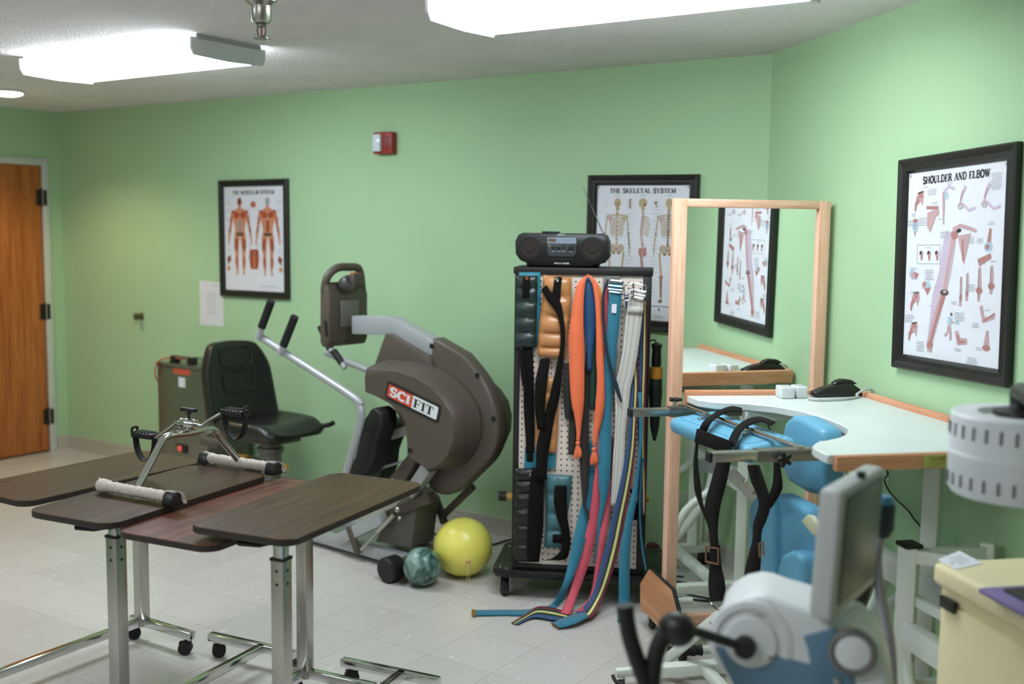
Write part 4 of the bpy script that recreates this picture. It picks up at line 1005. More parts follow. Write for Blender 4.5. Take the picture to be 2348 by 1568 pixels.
DZ0 = rk(1300, 1140, -.10).z                  # height of the dowel that lies in the gap between the side panels
for u in (.013, RW_-.018):
    for z0, z1 in ((.157, DZ0-.020), (DZ0+.03, RTOP-.03)): MB().box(rw(u, -RD/2, (z0+z1)/2), (.006, RD-.075, z1-z0), RAX).build('side_panel', m_rackblk, t)
MB().box(rw(RW_/2, -RD/2, RTOP-.015), (RW_+.012, RD+.012, .03), RAX).build('top_board', m_rackblk, t, bevel=.003)
MB().box(rw(RW_/2, -RD/2, .146), (RW_, RD, .022), RAX).build('bottom_board', m_rackblk, t, bevel=.003)
m_peg = M('cream_pegboard', 'e8d9cb', .6, var=.03)
for v in (-.012, -RD+.012):
    s_ = 1 if v > -.1 else -1
    pb = MB().box(rw(RW_/2-.005, v, (RTOP+.13)/2), (RW_-.06, .006, RTOP-.19), RAX).build('pegboard', m_peg, t)
    if s_ == 1:
        mb = MB()
        for i in range(21):
            for j in range(51):
                p = rw(.038+i*.0254, v+.0032*s_, .182+j*.0254)
                if p.z < RTOP-.035: mb.add([p+(RX*math.cos(2*PI*k/8)+Z3*math.sin(2*PI*k/8))*.0041 for k in range(8)], [tuple(range(8))])
        mb.build('peg_hole', m_black_matte, pb, smooth=False, kind='stuff')
# wooden dowel through the rack
pd0 = rk(1146, 1137, -.10); pd1 = rk(1488, 1143, -.10)
o = thing('exercise_dowel', 'yellow exercise dowel with black tip pushed through the rack', 'dowel', pd0)
MB().cyl(pd0+RX*.03, pd1, .0165, n=16).build('rod', M('yellow_varnished_wood', 'cf9a4e', .45), o)
MB().cyl(pd0-RX*.004, pd0+RX*.032, .0215, n=16).build('rubber_tip', m_rubber, o)
# ---------------------------------------------------------------- hung goods
def edges(rows):
    """rows of (xl, xr, y, off) or (xl, yl, xr, yr, off) in photo pixels on the rack's plane"""
    L, R = [], []
    for r in rows:
        if len(r) == 4: a, b = (r[0], r[2]), (r[1], r[2])
        else: a, b = (r[0], r[1]), (r[2], r[3])
        if isinstance(r[-1], str): zf = .006+.003*int(r[-1][1:] or 0); L.append(zpt(*a, zf)); R.append(zpt(*b, zf))
        else: L.append(rk(*a, r[-1])); R.append(rk(*b, r[-1]))
    return L, R
def strap(name, rows, mat, parent=None, k=4, stripes=None, th=.0022):
    L, R = edges(rows)
    return ribbon(L, R, k, stripes).build(name, mat, parent, solid=th, angle=70)
def belt_thing(name, label, cat, rows, mat, group=None, stripes=None, th=.0022):
    o = strap(name, rows, mat, None, 4, stripes, th)
    L, R = edges(rows)
    q = min(L+R, key=lambda p: p.z); rebase(o, q); WORLD_INV[o.name] = Matrix.Translation(q).inverted()
    return tag(o, label, cat, group)
def puff(rows, nseg, bulge, off, mat, name, parent):
    """quilted cuff: flat back, cells that bulge between stitched seams"""
    L, R = edges([r+(off,) if len(r) in (3, 4) and not isinstance(r[-1], float) else r for r in rows])
    n = nseg*6; rowsF = []
    Lc, Rc = [], []
    def samp(P, s):
        f = s*(len(P)-1); i = min(int(f), len(P)-2); return P[i].lerp(P[i+1], f-i)
    front, back = [], []
    for i in range(n+1):
        s = i/n; a, b = samp(L, s), samp(R, s); ph = (s*nseg) % 1.0
        if i == n: ph = 0
        fr, bk = [], []
        for j in range(9):
            x = j/8; e = max(0, math.sin(PI*x))**.4; hgt = .004+bulge*(max(0, math.sin(PI*ph))**.5)*e if 0 < ph else .004+bulge*.12*e
            p = a.lerp(b, x); fr.append(p+RN*hgt); bk.append(p-RN*.002)
        front.append(fr); back.append(bk)
    mb = MB(); mb.loft([f+b[::-1] for f, b in zip(front, back)])
    return mb.build(name, mat, parent, angle=75)
def grommet(x, y, off, parent, m=m_chrome, r=.0085):
    p = rk(x, y, off); mb = MB(); mb.lathe([(r*.45, .0), (r*.5, .003), (r*.8, .0035), (r, .0015), (r, 0)], p, RN, 16); o = mb.build('grommet', m, parent)
    return o
def hook(x, y, off, parent):
    p = rk(x, y, 0); MB().tube(catmull([p-RN*.008, p+RN*off, p+RN*(off+.012)+Z3*.004, p+RN*(off+.014)+Z3*.014], 3), .0025, 8).build('hook', m_steel, parent)
def cuff(name, label, rows, nseg, bulge, off, mat, group):
    L, R = edges([r+(off,) for r in rows]); base = (L[-1]+R[-1])/2
    o = thing(name, label, 'cuff weight', base, 0, group)
    puff(rows, nseg, bulge, off, mat, 'weight_pouch', o)
    return o
G = 'cuff weights hung on the pegboard'
m_vgreen = M('dark_green_vinyl', '1e2c28', .38, var=.1, vscale=12, coat=.15)
m_teal = M('teal_vinyl', '2e7f93', .5, var=.05)
m_tan = M('tan_leather_vinyl', 'c08450', .34, var=.1, vscale=14, coat=.2)
m_bvinyl = M('black_vinyl', '15120f', .35, var=.08, coat=.15)
m_dteal = M('muted_teal_vinyl', '3f6c72', .42, var=.06, coat=.1)
brass = M('brass', 'b58a5c', .3, .9)
# dark green cuff with its teal backing
o = cuff('cuff_weight', 'dark green quilted cuff weight with black tab beside the tan one', [(1184, 1233, 632), (1182, 1232, 680), (1181, 1231, 740), (1180, 1229, 797)], 5, .016, .016, m_vgreen, G)
strap('backing', [(1190, 1239, 624, .008), (1190, 1239, 700, .008), (1186, 1233, 792, .008)], m_teal, o)
strap('tab', [(1199, 1216, 634, .034), (1198, 1215, 660, .036), (1197, 1214, 683, .036)], m_webbing, o)
grommet(1208, 637, .036, o, brass); hook(1208, 636, .03, o)
strap('closing_strap', [(1197, 1222, 797, .012), (1200, 1224, 870, .016), (1201, 1225, 940, .016), (1205, 1226, 1000, .018), (1206, 1224, 1040, .018)], m_webbing, o)
strap('closing_strap', [(1192, 1200, 800, .02), (1194, 1205, 860, .03), (1203, 1212, 905, .036)], m_webbing, o)
# tan cuff with diagonal strap
o = cuff('cuff_weight', 'tan quilted cuff weight with a long diagonal black strap', [(1246, 631, 1311, 636), (1243, 690, 1310, 692), (1236, 745, 1303, 748), (1233, 790, 1300, 790), (1232, 816, 1296, 823)], 5, .022, .02, m_tan, G)
strap('tab', [(1271, 1289, 635, .045), (1269, 1287, 655, .05), (1264, 1284, 690, .052)], m_webbing, o)
grommet(1277, 642, .053, o); hook(1277, 641, .04, o)
strap('closing_strap', [(1240, 664, 1253, 653, .056), (1254, 688, 1268, 675, .058), (1268, 706, 1285, 692, .06), (1280, 728, 1291, 718, .06), (1285, 762, 1296, 760, .06), (1284, 800, 1295, 800, .056), (1276, 838, 1290, 838, .045), (1262, 900, 1284, 905, .04), (1246, 960, 1270, 965, .036), (1232, 1010, 1262, 1015, .04), (1229, 1050, 1256, 1052, .046), (1232, 1100, 1254, 1100, .05)], m_webbing, o)
strap('closing_strap', [(1240, 1262, 822, .03), (1228, 1256, 870, .05), (1226, 1250, 930, .05), (1232, 1252, 985, .045)], m_webbing, o)
strap('closing_strap', [(1290, 1312, 832, .03), (1290, 1316, 870, .04), (1293, 1313, 930, .03), (1296, 1310, 960, .02)], M('grey_webbing', '2b2a28', .85, bump=.3, bscale=400), o)
o = cuff('cuff_weight', 'worn tan cuff weight half hidden behind hanging black straps', [(1230, 1279, 865), (1229, 1281, 920), (1228, 1280, 980), (1228, 1276, 1038)], 5, .014, .011, m_tan, G)
strap('closing_strap', [(1240, 1252, 866, .03), (1237, 1250, 900, .034), (1238, 1250, 940, .03)], m_webbing, o)
o = cuff('cuff_weight', 'flat bright teal cuff weight end below the worn tan one', [(1204, 1276, 1024), (1203, 1275, 1050), (1202, 1274, 1073)], 1, .002, .0005, m_teal, G)
strap('closing_strap', [(1207, 1222, 1042, .009), (1208, 1222, 1058, .009)], m_webbing, o)
o = cuff('cuff_weight', 'shiny black quilted cuff weight at the foot of the rack', [(1180, 1233, 1074), (1179, 1231, 1130), (1178, 1226, 1200), (1178, 1222, 1287)], 6, .016, .012, m_bvinyl, G)
grommet(1218, 1089, .034, o, m_steel); hook(1218, 1088, .03, o)
strap('closing_strap', [(1220, 1250, 1072, .035), (1213, 1247, 1130, .04), (1210, 1246, 1200, .04), (1208, 1240, 1260, .04), (1210, 1236, 1288, .04)], m_webbing, o)
o = cuff('cuff_weight', 'muted teal quilted cuff weight with black patch near the dolly', [(1250, 1087, 1312, 1090), (1252, 1130, 1310, 1130), (1252, 1175, 1302, 1175), (1251, 1215, 1296, 1215), (1248, 1253, 1292, 1256)], 4, .02, .014, m_dteal, G)
grommet(1281, 1095, .022, o, m_steel); hook(1281, 1094, .03, o)
strap('closing_strap', [(1272, 1300, 1113, .042), (1270, 1300, 1150, .042), (1278, 1302, 1190, .042), (1290, 1308, 1230, .04), (1285, 1306, 1262, .036), (1262, 1296, 1282, .03), (1244, 1256, 1284, .024)], m_webbing, o)
strap('hook_patch', [(1267, 1293, 1225, .04), (1267, 1292, 1245, .04)], m_webbing, o)
# elastic bands
GB = 'exercise bands hung on the pegboard'
m_orange = M('orange_elastic', 'ee7449', .6, var=.05)
o = thing('exercise_band', 'bright orange exercise band hung double with knotted ends', 'band', rk(1345, 1060, .04), 0, GB)
strap('band_strand', [(1333, 640, 1350, 628, .05), (1322, 655, 1342, 648, .055), (1313, 700, 1338, 700, .055), (1305, 760, 1338, 760, .055), (1304, 800, 1339, 800, .055), (1306, 860, 1340, 860, .055), (1310, 920, 1339, 920, .055), (1318, 960, 1335, 960, .05), (1322, 995, 1331, 995, .05), (1321, 1010, 1329, 1010, .05)], m_orange, o)
strap('band_strand', [(1345, 629, 1356, 632, .052), (1358, 650, 1370, 652, .055), (1365, 700, 1378, 700, .055), (1367, 760, 1382, 760, .055), (1367, 820, 1384, 820, .055), (1369, 870, 1386, 870, .055), (1366, 920, 1386, 925, .055), (1362, 960, 1380, 965, .05), (1359, 1005, 1368, 1005, .05), (1359, 1022, 1366, 1022, .05)], m_orange, o)
for kx, ky in ((1325, 1016), (1362, 1030)):
    p = rk(kx, ky, .05); MB().ball(p, .011, 12, (1, .8, .9)).build('knot', m_orange, o)
    strap('knot_tail', [(kx-3, kx+3, ky+4, .05), (kx-9, kx+3, ky+22, .054), (kx-8, kx-1, ky+36, .05)], m_orange, o, th=.004)
    strap('knot_tail', [(kx-3, kx+3, ky+4, .052), (kx-2, kx+9, ky+20, .056), (kx, kx+8, ky+32, .055)], m_orange, o, th=.004)
belt_thing('exercise_band', 'navy blue exercise band inside the orange one', 'band', [(1342, 638, 1350, 636, .03), (1335, 665, 1364, 665, .034), (1335, 710, 1368, 710, .036), (1339, 750, 1366, 755, .036), (1344, 790, 1360, 800, .04), (1347, 850, 1356, 850, .042)], M('navy_elastic', '1f4a73', .45, coat=.2), GB)
belt_thing('exercise_band', 'yellow orange exercise band sliver beside the orange one', 'band', [(1356, 634, 1362, 640, .03), (1366, 655, 1378, 662, .034), (1372, 690, 1383, 700, .034), (1376, 740, 1384, 745, .03)], M('amber_elastic', 'dd9a45', .5), GB)
belt_thing('exercise_band', 'dark green exercise band hanging inside the orange one', 'band', [(1348, 650, 1356, 650, .02), (1352, 720, 1366, 720, .024), (1353, 800, 1368, 800, .03), (1352, 870, 1367, 870, .034), (1351, 935, 1364, 943, .036)], M('bottle_green_elastic', '16352c', .45, coat=.2), GB)
belt_thing('exercise_band', 'long dull black exercise band tapering to a tip', 'band', [(1349, 690, 1354, 690, .014), (1343, 800, 1354, 800, .016), (1336, 900, 1352, 900, .02), (1330, 1000, 1351, 1000, .03), (1329, 1060, 1352, 1060, .036), (1333, 1120, 1349, 1120, .052), (1336, 1155, 1344, 1155, .064), (1342, 1172, 1350, 1172, .07), (1349, 1190, 1352, 1190, .072)], M('dull_black_elastic', '2a2521', .8), GB)
belt_thing('exercise_band', 'short charcoal exercise band beside the long black one', 'band', [(1306, 1322, 940, .01), (1303, 1322, 1000, .01), (1303, 1316, 1042, .01)], M('charcoal_elastic', '36322d', .8), GB)
# flat grey bracket
o = MB().prism([rk(x, y, .002) for x, y in ((1384, 633), (1422, 633), (1421, 655), (1396, 656), (1396, 690), (1383, 690))], RN*.012).build('hanging_bracket', M('grey_vinyl_pad', '6e6c68', .5), None, bevel=.003)
tag(rebase(o, rk(1390, 690, .002)), 'flat grey bracket on the pegboard above the belt buckles', 'bracket')
# gait belts with buckles
GG = 'gait belts hung on the pegboard'
m_tealweb = M('teal_webbing', '2b7890', .8, var=.08, vscale=60, bump=.25, bscale=350, sheen=.2)
m_pinkweb = M('coral_webbing', 'cf5565', .8, var=.06, vscale=60, bump=.25, bscale=350)
m_navyweb = M('navy_webbing', '172a38', .8, bump=.25, bscale=350)
m_creamweb = M('cream_webbing', 'cfccc2', .8, bump=.2, bscale=350)
m_greyweb = M('grey_stripe_webbing', '9a938c', .8)
def buckle(parent, quad, off=.075, r=.0032):
    """double bar buckle: rounded loop with a middle bar"""
    a, b, c, d = [rk(x, y, off) for x, y in quad]
    loop = []
    for p, q in ((a, b), (b, c), (c, d), (d, a)):
        loop += [p.lerp(q, .12), p.lerp(q, .5), p.lerp(q, .88)]
    mb = MB(); mb.tube(loop, r, 8, closed=True); mb.tube([a.lerp(d, .45)+RN*.002, b.lerp(c, .45)+RN*.002], r*.9, 8); mb.tube([a.lerp(d, .75)+RN*.003, b.lerp(c, .75)+RN*.003], r*.6, 8)
    return mb.build('buckle', m_chrome, parent)
o = thing('gait_belt', 'teal gait belt with buckle trailing out along the floor', 'belt', rk(1400, 1100, .05), 0, GG)
strap('webbing', [(1397, 648, 1426, 648, .06), (1397, 668, 1426, 670, .066), (1393, 740, 1421, 742, .06), (1388, 800, 1414, 802, .05), (1383, 870, 1408, 872, .045), (1379, 950, 1402, 952, .041), (1374, 1010, 1402, 1012, .043), (1372, 1070, 1400, 1072, .058), (1373, 1115, 1397, 1117, .062), (1376, 1150, 1390, 1152, .062), (1370, 1200, 1379, 1202, .06), (1366, 1260, 1374, 1262, .055), (1364, 1290, 1370, 1292, .05)], m_tealweb, o)
strap('webbing', [(1352, 1010, 1362, 1010, .012), (1348, 1060, 1362, 1062, .018), (1342, 1105, 1362, 1108, .024), (1335, 1150, 1358, 1156, .036), (1319, 1213, 1347, 1222, .06), (1304, 1287, 1327, 1292, .09), (1289, 1342, 1304, 1346, .12), (1262, 1386, 1282, 1388, 'f'), (1215, 1397, 1225, 1409, 'f'), (1150, 1398, 1155, 1410, 'f'), (1083, 1399, 1085, 1411, 'f')], m_tealweb, o)
buckle(o, ((1397, 642), (1428, 645), (1426, 672), (1394, 668)))
p = [rk(x, y, .07) for x, y in ((1403, 697), (1414, 697), (1413, 718), (1402, 717))]; MB().prism(p, RN*.001).build('care_tag', m_paper, o)
MB().prism([zpt(x, y, .009) for x, y in ((1081, 1398), (1090, 1398), (1091, 1412), (1082, 1412))], Z3*.002).build('metal_tip', brass, o)
o = thing('gait_belt', 'coral pink gait belt reaching down to the floor', 'belt', rk(1360, 1200, .05), 0, GG)
strap('webbing', [(1389, 1395, 643, .045), (1386, 1394, 690, .045), (1386, 1392, 760, .03), (1380, 1392, 860, .025), (1375, 1390, 960, .03), (1366, 1378, 1065, .04), (1360, 1376, 1110, .046), (1355, 1375, 1157, .05), (1345, 1368, 1213, .06), (1326, 1352, 1287, .08), (1305, 1325, 1361, .115), (1286, 1404, 1308, 1408, 'f4'), (1300, 1408, 1318, 1398, 'f4')], m_pinkweb, o)
strap('webbing', [(1394, 1401, 1100, .035), (1383, 1397, 1176, .05), (1374, 1390, 1231, .065), (1366, 1379, 1290, .074), (1352, 1365, 1368, .105), (1319, 1402, 1342, 1407, 'f4')], m_pinkweb, o)
belt_thing('gait_belt', 'dark navy strap curling off the belt buckle to a point', 'belt', [(1392, 640, 1398, 644, .07), (1381, 672, 1387, 672, .075), (1379, 710, 1386, 710, .075), (1382, 750, 1388, 750, .075), (1387, 800, 1394, 800, .075), (1395, 842, 1403, 840, .078), (1408, 888, 1418, 884, .08), (1424, 924, 1427, 920, .08)], m_navyweb, GG)
o = thing('gait_belt', 'cream striped gait belt with big steel buckle', 'belt', rk(1410, 1160, .05), 0, GG)
cuts = [0, .16, .2, .48, .52, .8, .84, 1]
strap('webbing', [(1446, 660, 1478, 668, .07), (1440, 690, 1476, 694, .07), (1434, 740, 1471, 744, .06), (1428, 800, 1463, 804, .055), (1419, 850, 1455, 852, .05), (1410, 890, 1446, 890, .05), (1411, 935, 1441, 935, .055), (1410, 991, 1434, 991, .05), (1406, 1046, 1432, 1046, .05), (1403, 1102, 1426, 1102, .05), (1400, 1161, 1417, 1161, .05)], [m_creamweb, m_greyweb]*3+[m_creamweb], o, stripes=cuts)
strap('keeper_loop', [(1440, 700, 1476, 704, .074), (1437, 716, 1474, 720, .074)], m_creamweb, o)
buckle(o, ((1452, 648), (1483, 655), (1478, 686), (1447, 679)), .085)
rain = [M('stripe_blue', '2f5579', .8), M('stripe_violet', '464a77', .8), M('stripe_green', '1f3a2e', .8), M('stripe_yellow', 'd7d184', .8), M('stripe_green', '1f3a2e', .8), M('stripe_red', '7c2735', .8)]
rc = [0, .2, .4, .55, .74, .84, 1]
o = thing('gait_belt', 'rainbow striped gait belt sweeping to the floor with teal tip', 'belt', rk(1440, 1100, .06), 0, GG)
strap('webbing', [(1432, 1452, 676, .06), (1436, 1456, 720, .03), (1440, 1462, 800, .02), (1446, 1464, 880, .035), (1443, 1461, 950, .05), (1436, 1457, 1030, .06), (1422, 1448, 1105, .065), (1405, 1434, 1180, .07), (1389, 1421, 1250, .08), (1371, 1402, 1320, .10), (1356, 1384, 1366, .125), (1334, 1396, 1362, 1410, 'f6'), (1318, 1405, 1345, 1418, 'f6')], rain, o, stripes=rc)
buckle(o, ((1430, 655), (1453, 648), (1452, 684), (1433, 690)), .1)
strap('tip', [(1342, 1404, 1350, 1414, 'f7'), (1300, 1413, 1318, 1430, 'f5'), (1264, 1430, 1282, 1440, 'f1')], m_tealweb, o)
MB().prism([zpt(x, y, .008) for x, y in ((1263, 1430), (1268, 1427), (1286, 1438), (1281, 1442))], Z3*.003).build('metal_tip', brass, o)
belt_thing('gait_belt', 'rainbow striped gait belt hanging straight along the rack post', 'belt', [(1470, 1484, 690, .03), (1467, 1484, 760, .025), (1465, 1483, 840, .022), (1463, 1481, 900, .02), (1463, 1480, 1000, .02), (1466, 1481, 1100, .02), (1470, 1480, 1180, .02)], rain, GG, rc)
belt_thing('gait_belt', 'rainbow striped belt end curled on the floor tiles', 'belt', [(1308, 1406, 1300, 1424, 'f2'), (1268, 1393, 1262, 1420, 'f2'), (1232, 1391, 1232, 1415, 'f2'), (1207, 1407, 1212, 1419, 'f1'), (1172, 1428, 1188, 1432, 'f')], rain[::-1], GG, rc)
belt_thing('gait_belt', 'second teal belt hanging by the rack corner post', 'belt', [(1463, 1472, 900, .055), (1466, 1474, 1000, .055), (1458, 1466, 1087, .06), (1445, 1460, 1146, .07), (1430, 1449, 1213, .08), (1421, 1445, 1268, .09), (1419, 1444, 1324, .10), (1418, 1445, 1400, .12), (1416, 1446, 1424, 'f')], m_tealweb, GG)
belt_thing('gait_belt', 'thin blue cord like belt beside the rack corner post', 'belt', [(1473, 1477, 1050, .03), (1465, 1469, 1139, .04), (1467, 1471, 1213, .045), (1472, 1477, 1268, .05), (1480, 1484, 1310, .06)], m_tealweb, GG)
# dark carry straps peeking out lower right of the pegboard, and folded umbrella on the rack's side
o = belt_thing('carry_strap', 'curved black strap on the lower pegboard corner', 'strap', [(1441, 1448, 1120, .02), (1450, 1458, 1142, .03), (1454, 1464, 1165, .03), (1450, 1462, 1192, .02)], m_webbing)
o = belt_thing('carry_strap', 'grey folding rule shaped strap behind the cream belt', 'strap', [(1406, 1424, 800, .02), (1410, 1424, 850, .02), (1406, 1418, 900, .02)], m_greyweb)
o = belt_thing('carry_strap', 'brown leather strap low on the pegboard', 'strap', [(1402, 1408, 1000, .015), (1400, 1408, 1080, .015), (1398, 1404, 1140, .015)], M('brown_leather', '6a3f2c', .5))
ub = rw(RW_+.03, -.10, 0)
zt_, zl_ = plane_pt(1505, 790, ub, DH).z, plane_pt(1500, 1010, ub, DH).z
o = thing('folded_umbrella', 'folded dark green umbrella with orange label on the rack side', 'umbrella', (ub.x, ub.y, zl_))
MB().lathe([(.006, zl_), (.02, zl_+.06), (.03, (zl_+zt_)/2), (.028, zt_-.13), (.02, zt_-.10)], ub, Z3, 14).build('canopy', M('bottle_green_nylon', '12211c', .6, var=.1), o)
MB().lathe([(.02, zt_-.10), (.023, zt_-.08), (.02, zt_-.02), (.026, zt_), (.012, zt_+.008)], ub, Z3, 14).build('handle', m_black_plastic, o)
MB().lathe([(.0285, zt_-.15), (.0295, zt_-.145), (.0285, zt_-.10), (.022, zt_-.098)], ub, Z3, 14).build('label_band', M('orange_tag', 'c98a2e', .5), o)
MB().tube(catmull([Vector((ub.x, ub.y, zt_))+RX*-.0, Vector((ub.x, ub.y, zt_+.02))-RX*.01, Vector((ub.x, ub.y, zt_+.015))-RX*.03], 3), .003, 6).build('hanging_loop', m_webbing, o)
# ================================================================== portable stereo on the rack
m_box = M('stereo_black', '191817', .45, var=.05, bump=.05, bscale=400)
bo = rk(1288, 597, -.02); B0 = Vector((bo.x, bo.y, RTOP))
t = thing('portable_stereo', 'black portable stereo with antenna on top of the rack', 'stereo', B0, math.radians(26))
def bw(x, d, z): return B0+RX*x-RN*d+Z3*z            # x across, d depth back, z above rack top
wB, hB = .208, .150
front = [(-.205, .055), (-.185, .028), (-.12, .004), (.12, .004), (.185, .022), (.208, .05), (.205, .115), (.192, .142), (.17, .148), (-.175, .148), (-.195, .138), (-.208, .11)]
rings = []
for d, k, dz in ((-.004, .94, .004), (.0, .985, 0), (.02, 1.0, 0), (.13, 1.0, 0), (.17, .95, .004), (.185, .86, .01)):
    rings.append([bw(x*k, d, .076+(z-.076)*k) for x, z in front])
MB().loft(rings).build('case', m_box, t, angle=45)
MB().box(bw(0, .10, .0135), (.32, .12, .024), (RX, -RN, Z3)).build('case_base', m_box, t, bevel=.006)
m_grille = M('brown_speaker_grille', '2a211c', .7, bump=.5, bscale=500)
for s in (-1, 1):
    c = bw(s*.135-.004, -.004, .083)
    sp_ = MB(); sp_.lathe([(.056, -.004), (.054, .002), (.047, .003), (.045, -.001)], c, RN, 28); sp_ = sp_.build('speaker_surround', m_box, t)
    MB().lathe([(.046, -.003), (.044, .001), (.022, .0), (.02, .004), (.001, .006)], c, RN, 26).build('speaker_cone', m_grille, sp_)
pn_ = MB().prism([bw(x, -.002, z) for x, z in ((-.066, .132), (.066, .132), (.064, .06), (.05, .046), (-.054, .046), (-.064, .06))], RN*.012).build('control_panel', M('slate_panel', '3a3e42', .4), t, bevel=.004)
MB().box(bw(0, -.0145, .117), (.126, .002, .026), (RX, RN, Z3)).build('silver_strip', M('pale_blue_silver', '93a0ad', .35, .4), pn_)
MB().box(bw(-.042, -.0165, .118), (.034, .003, .013), (RX, RN, Z3)).build('display', M('amber_display', '6b5238', .3), pn_)
for x, r_ in ((-.036, .0085), (-.013, .0085), (.04, .014)):
    MB().lathe([(r_, 0), (r_*.92, .006), (r_*.5, .007)], bw(x, -.014, .087), RN, 18).build('knob', m_black_plastic, pn_)
MB().box(bw(.008, -.016, .088), (.007, .004, .02), (RX, RN, Z3)).build('slider', m_black_plastic, pn_)
art = Art(bw(0, -.0158, .07), RX, Z3, RN)
for x, w in ((-.036, .014), (-.013, .009), (.008, .016), (.04, .014)): art.rect(x, .0, w, .0026, 0)
for k in range(3): art.rect(.04, .015+k*.004, .016, .001, 0)
art.rect(.025, .049, .05, .001, 1); art.ell(-.054, .024, .003, .0022, 2)
art.mb.build('panel_print', [M('print_pale', 'a9adb0', .5), M('print_slate', '4c5358', .5), M('print_yellow', 'd8d27a', .5)], pn_, smooth=False)
art = Art(bw(0, .0005, 0), RX, Z3, RN)
fr_ = Art(bw(0, -.0048, 0), RX, Z3, RN)
fr_.text('SONY', -.002, .1415, .0065, .034, 0, .22)
for x in (-.055, -.03, -.012, .013, .04, .06): fr_.rect(x, .1345, .010, .0016, 1)
fr_.text('MEGA BASS', .0, .018, .0062, .066, 0, .3, 0, False)
fr_.mb.build('case_print', [M('print_silver', 'b9bbbb', .4), M('print_dim', '77797a', .5)], t, smooth=False)
MB().prism([bw(x, -.004, z) for x, z in ((-.095, .022), (-.06, .05), (-.06, .052), (-.098, .026))], RN*.004).build('lower_trim', m_box, t)
MB().prism([bw(x, -.004, z) for x, z in ((.1, .022), (.062, .05), (.062, .052), (.104, .026))], RN*.004).build('lower_trim', m_box, t)
MB().box(bw(-.0, -.003, .042), (.1, .006, .014), (RX, RN, Z3)).build('cassette_slot', m_black_matte, t)
MB().box(bw(-.055, .06, .152), (.075, .04, .008), (RX, RN, Z3)).build('top_button', m_box, t, bevel=.002)
an0, an1 = bw(.175, .09, .146), plane_pt(1337, 430, bw(.1, .09, 0), RN)
MB().cyl(an0, an0.lerp(an1, .55), .0024, n=8).build('antenna', m_dull_steel, t); MB().cyl(an0.lerp(an1, .55), an1, .0017, n=8).build('antenna', m_dull_steel, t)
# ================================================================== standing mirror
MM = Vector((-1.791, 3.836, 0)); MD = dirv(45.2); MN = dirv(-44.8)
def mir(a, n, z): return MM+MD*a+MN*n+Z3*z
MAX_ = (MD, MN, Z3)
t = thing('standing_mirror', 'tall oak framed mirror on casters leaning near the wall corner', 'mirror', mir(.31, 0, 0), math.radians(45.2))
wM, hM = .612, 1.775
for a in (-.018, wM-.036):
    MB().box(mir(a+.012, 0, (hM+.06)/2), (.046, .052, hM-.06), MAX_).build('frame_post', m_oak, t, bevel=.003)
m_oak_x = wood('light_oak_cross', 'd0997b', 'ecc2a6', .45, 0, 34)
MB().box(mir(wM/2-.015, 0, hM-.016), (wM-.06, .045, .032), MAX_).build('frame_rail', m_oak_x, t, bevel=.003)
MB().box(mir(wM/2-.015, 0, .095), (wM-.06, .045, .065), MAX_).build('frame_rail', m_oak_x, t, bevel=.003)
MB().box(mir(wM/2-.015, .004, (hM+.10)/2), (wM-.06, .005, hM-.155), MAX_).build('mirror_glass', M('mirror_silvering', (.93, .96, .93), .004, 1), t, smooth=False)
MB().box(mir(wM/2-.015, -.012, (hM+.10)/2), (wM-.07, .012, hM-.16), MAX_).build('mirror_backing', M('hardboard', '5c4530', .7), t)
m_ply = wood('plywood_gusset', 'b0744c', 'd39a70', .45, 1, 20)
for a, n0, n1 in ((-.006, -.22, .20), (wM-.03, -.03, .20)):
    MB().box(mir(a, (n0+n1)/2, .078), (.045, n1-n0, .04), MAX_).build('foot_rail', m_oak_x, t, bevel=.003)
    for n in (n0+.03, n1-.03):
        c = mir(a, n, .029); mb = MB(); mb.lathe([(.008, -.012), (.024, -.011), (.028, -.006), (.028, .006), (.024, .011), (.008, .012)], c, MD, 20)
        mb.build('caster_wheel', m_rubber, t)
        mb = MB()
        for s in (-1, 1): mb.prism([c+MD*(s*.014)+MN*x+Z3*z for x, z in ((-.008, -.006), (.008, -.006), (.014, .03), (-.016, .03))], MD*(s*.002))
        mb.cyl(c-MD*.018, c+MD*.018, .004, n=8); mb.build('caster_fork', m_steel, t)
# hexagonal gusset plate on the outer side of the left foot
gp = mir(-.045, 0, 0)
hx = [plane_pt(x, y, gp, MD) for x, y in ((1489, 1304), (1540, 1352), (1553, 1404), (1531, 1443), (1468, 1398), (1468, 1338))]
MB().prism(hx, MD*.018, 0, 1).build('gusset_plate', [m_ply, m_rubber], t, smooth=False)
# ================================================================== standing table with cut-out top
ZT = 1.05
DS, DT = dirv(-45), dirv(-135)
DO = Vector((-1.126, 4.073, 0))+DT*.035
def dw(s, tt, z): return DO+DS*s+DT*tt+Z3*z
DAX = (DS, DT, Z3)
t = thing('standing_table', 'white cut-out therapy standing table with blue pads and steel frame', 'standing frame', dw(.45, .3, 0), math.radians(-45))
cut = [(1575, 907), (1600, 916.5), (1641, 922), (1708, 924.5), (1775, 931), (1842, 943), (1895, 959), (1930, 973), (1945, 982), (1944, 989), (1938, 996), (1922, 1003.5), (1890, 1010), (1870, 1015), (1862, 1022), (1868, 1029), (1900, 1044)]
cp_ = [zpt(x, y, ZT) for x, y in cut]
SL = 1.0
top = [dw(0, 0, ZT), dw(SL, 0, ZT), dw(SL, .637, ZT)]+cp_[:-1][::-1]
m_lam = M('white_laminate', 'd3dad6', .32, var=.015)
MB().prism([p-Z3*.026 for p in top], Z3*.026).build('tabletop', m_lam, t, bevel=.003, seg=1)
m_rail_w = wood('oak_edge', 'bb7d58', 'd8a07c', .42, 1, 34); m_rail_s = wood('oak_edge_long', 'bb7d58', 'd8a07c', .42, 0, 34)
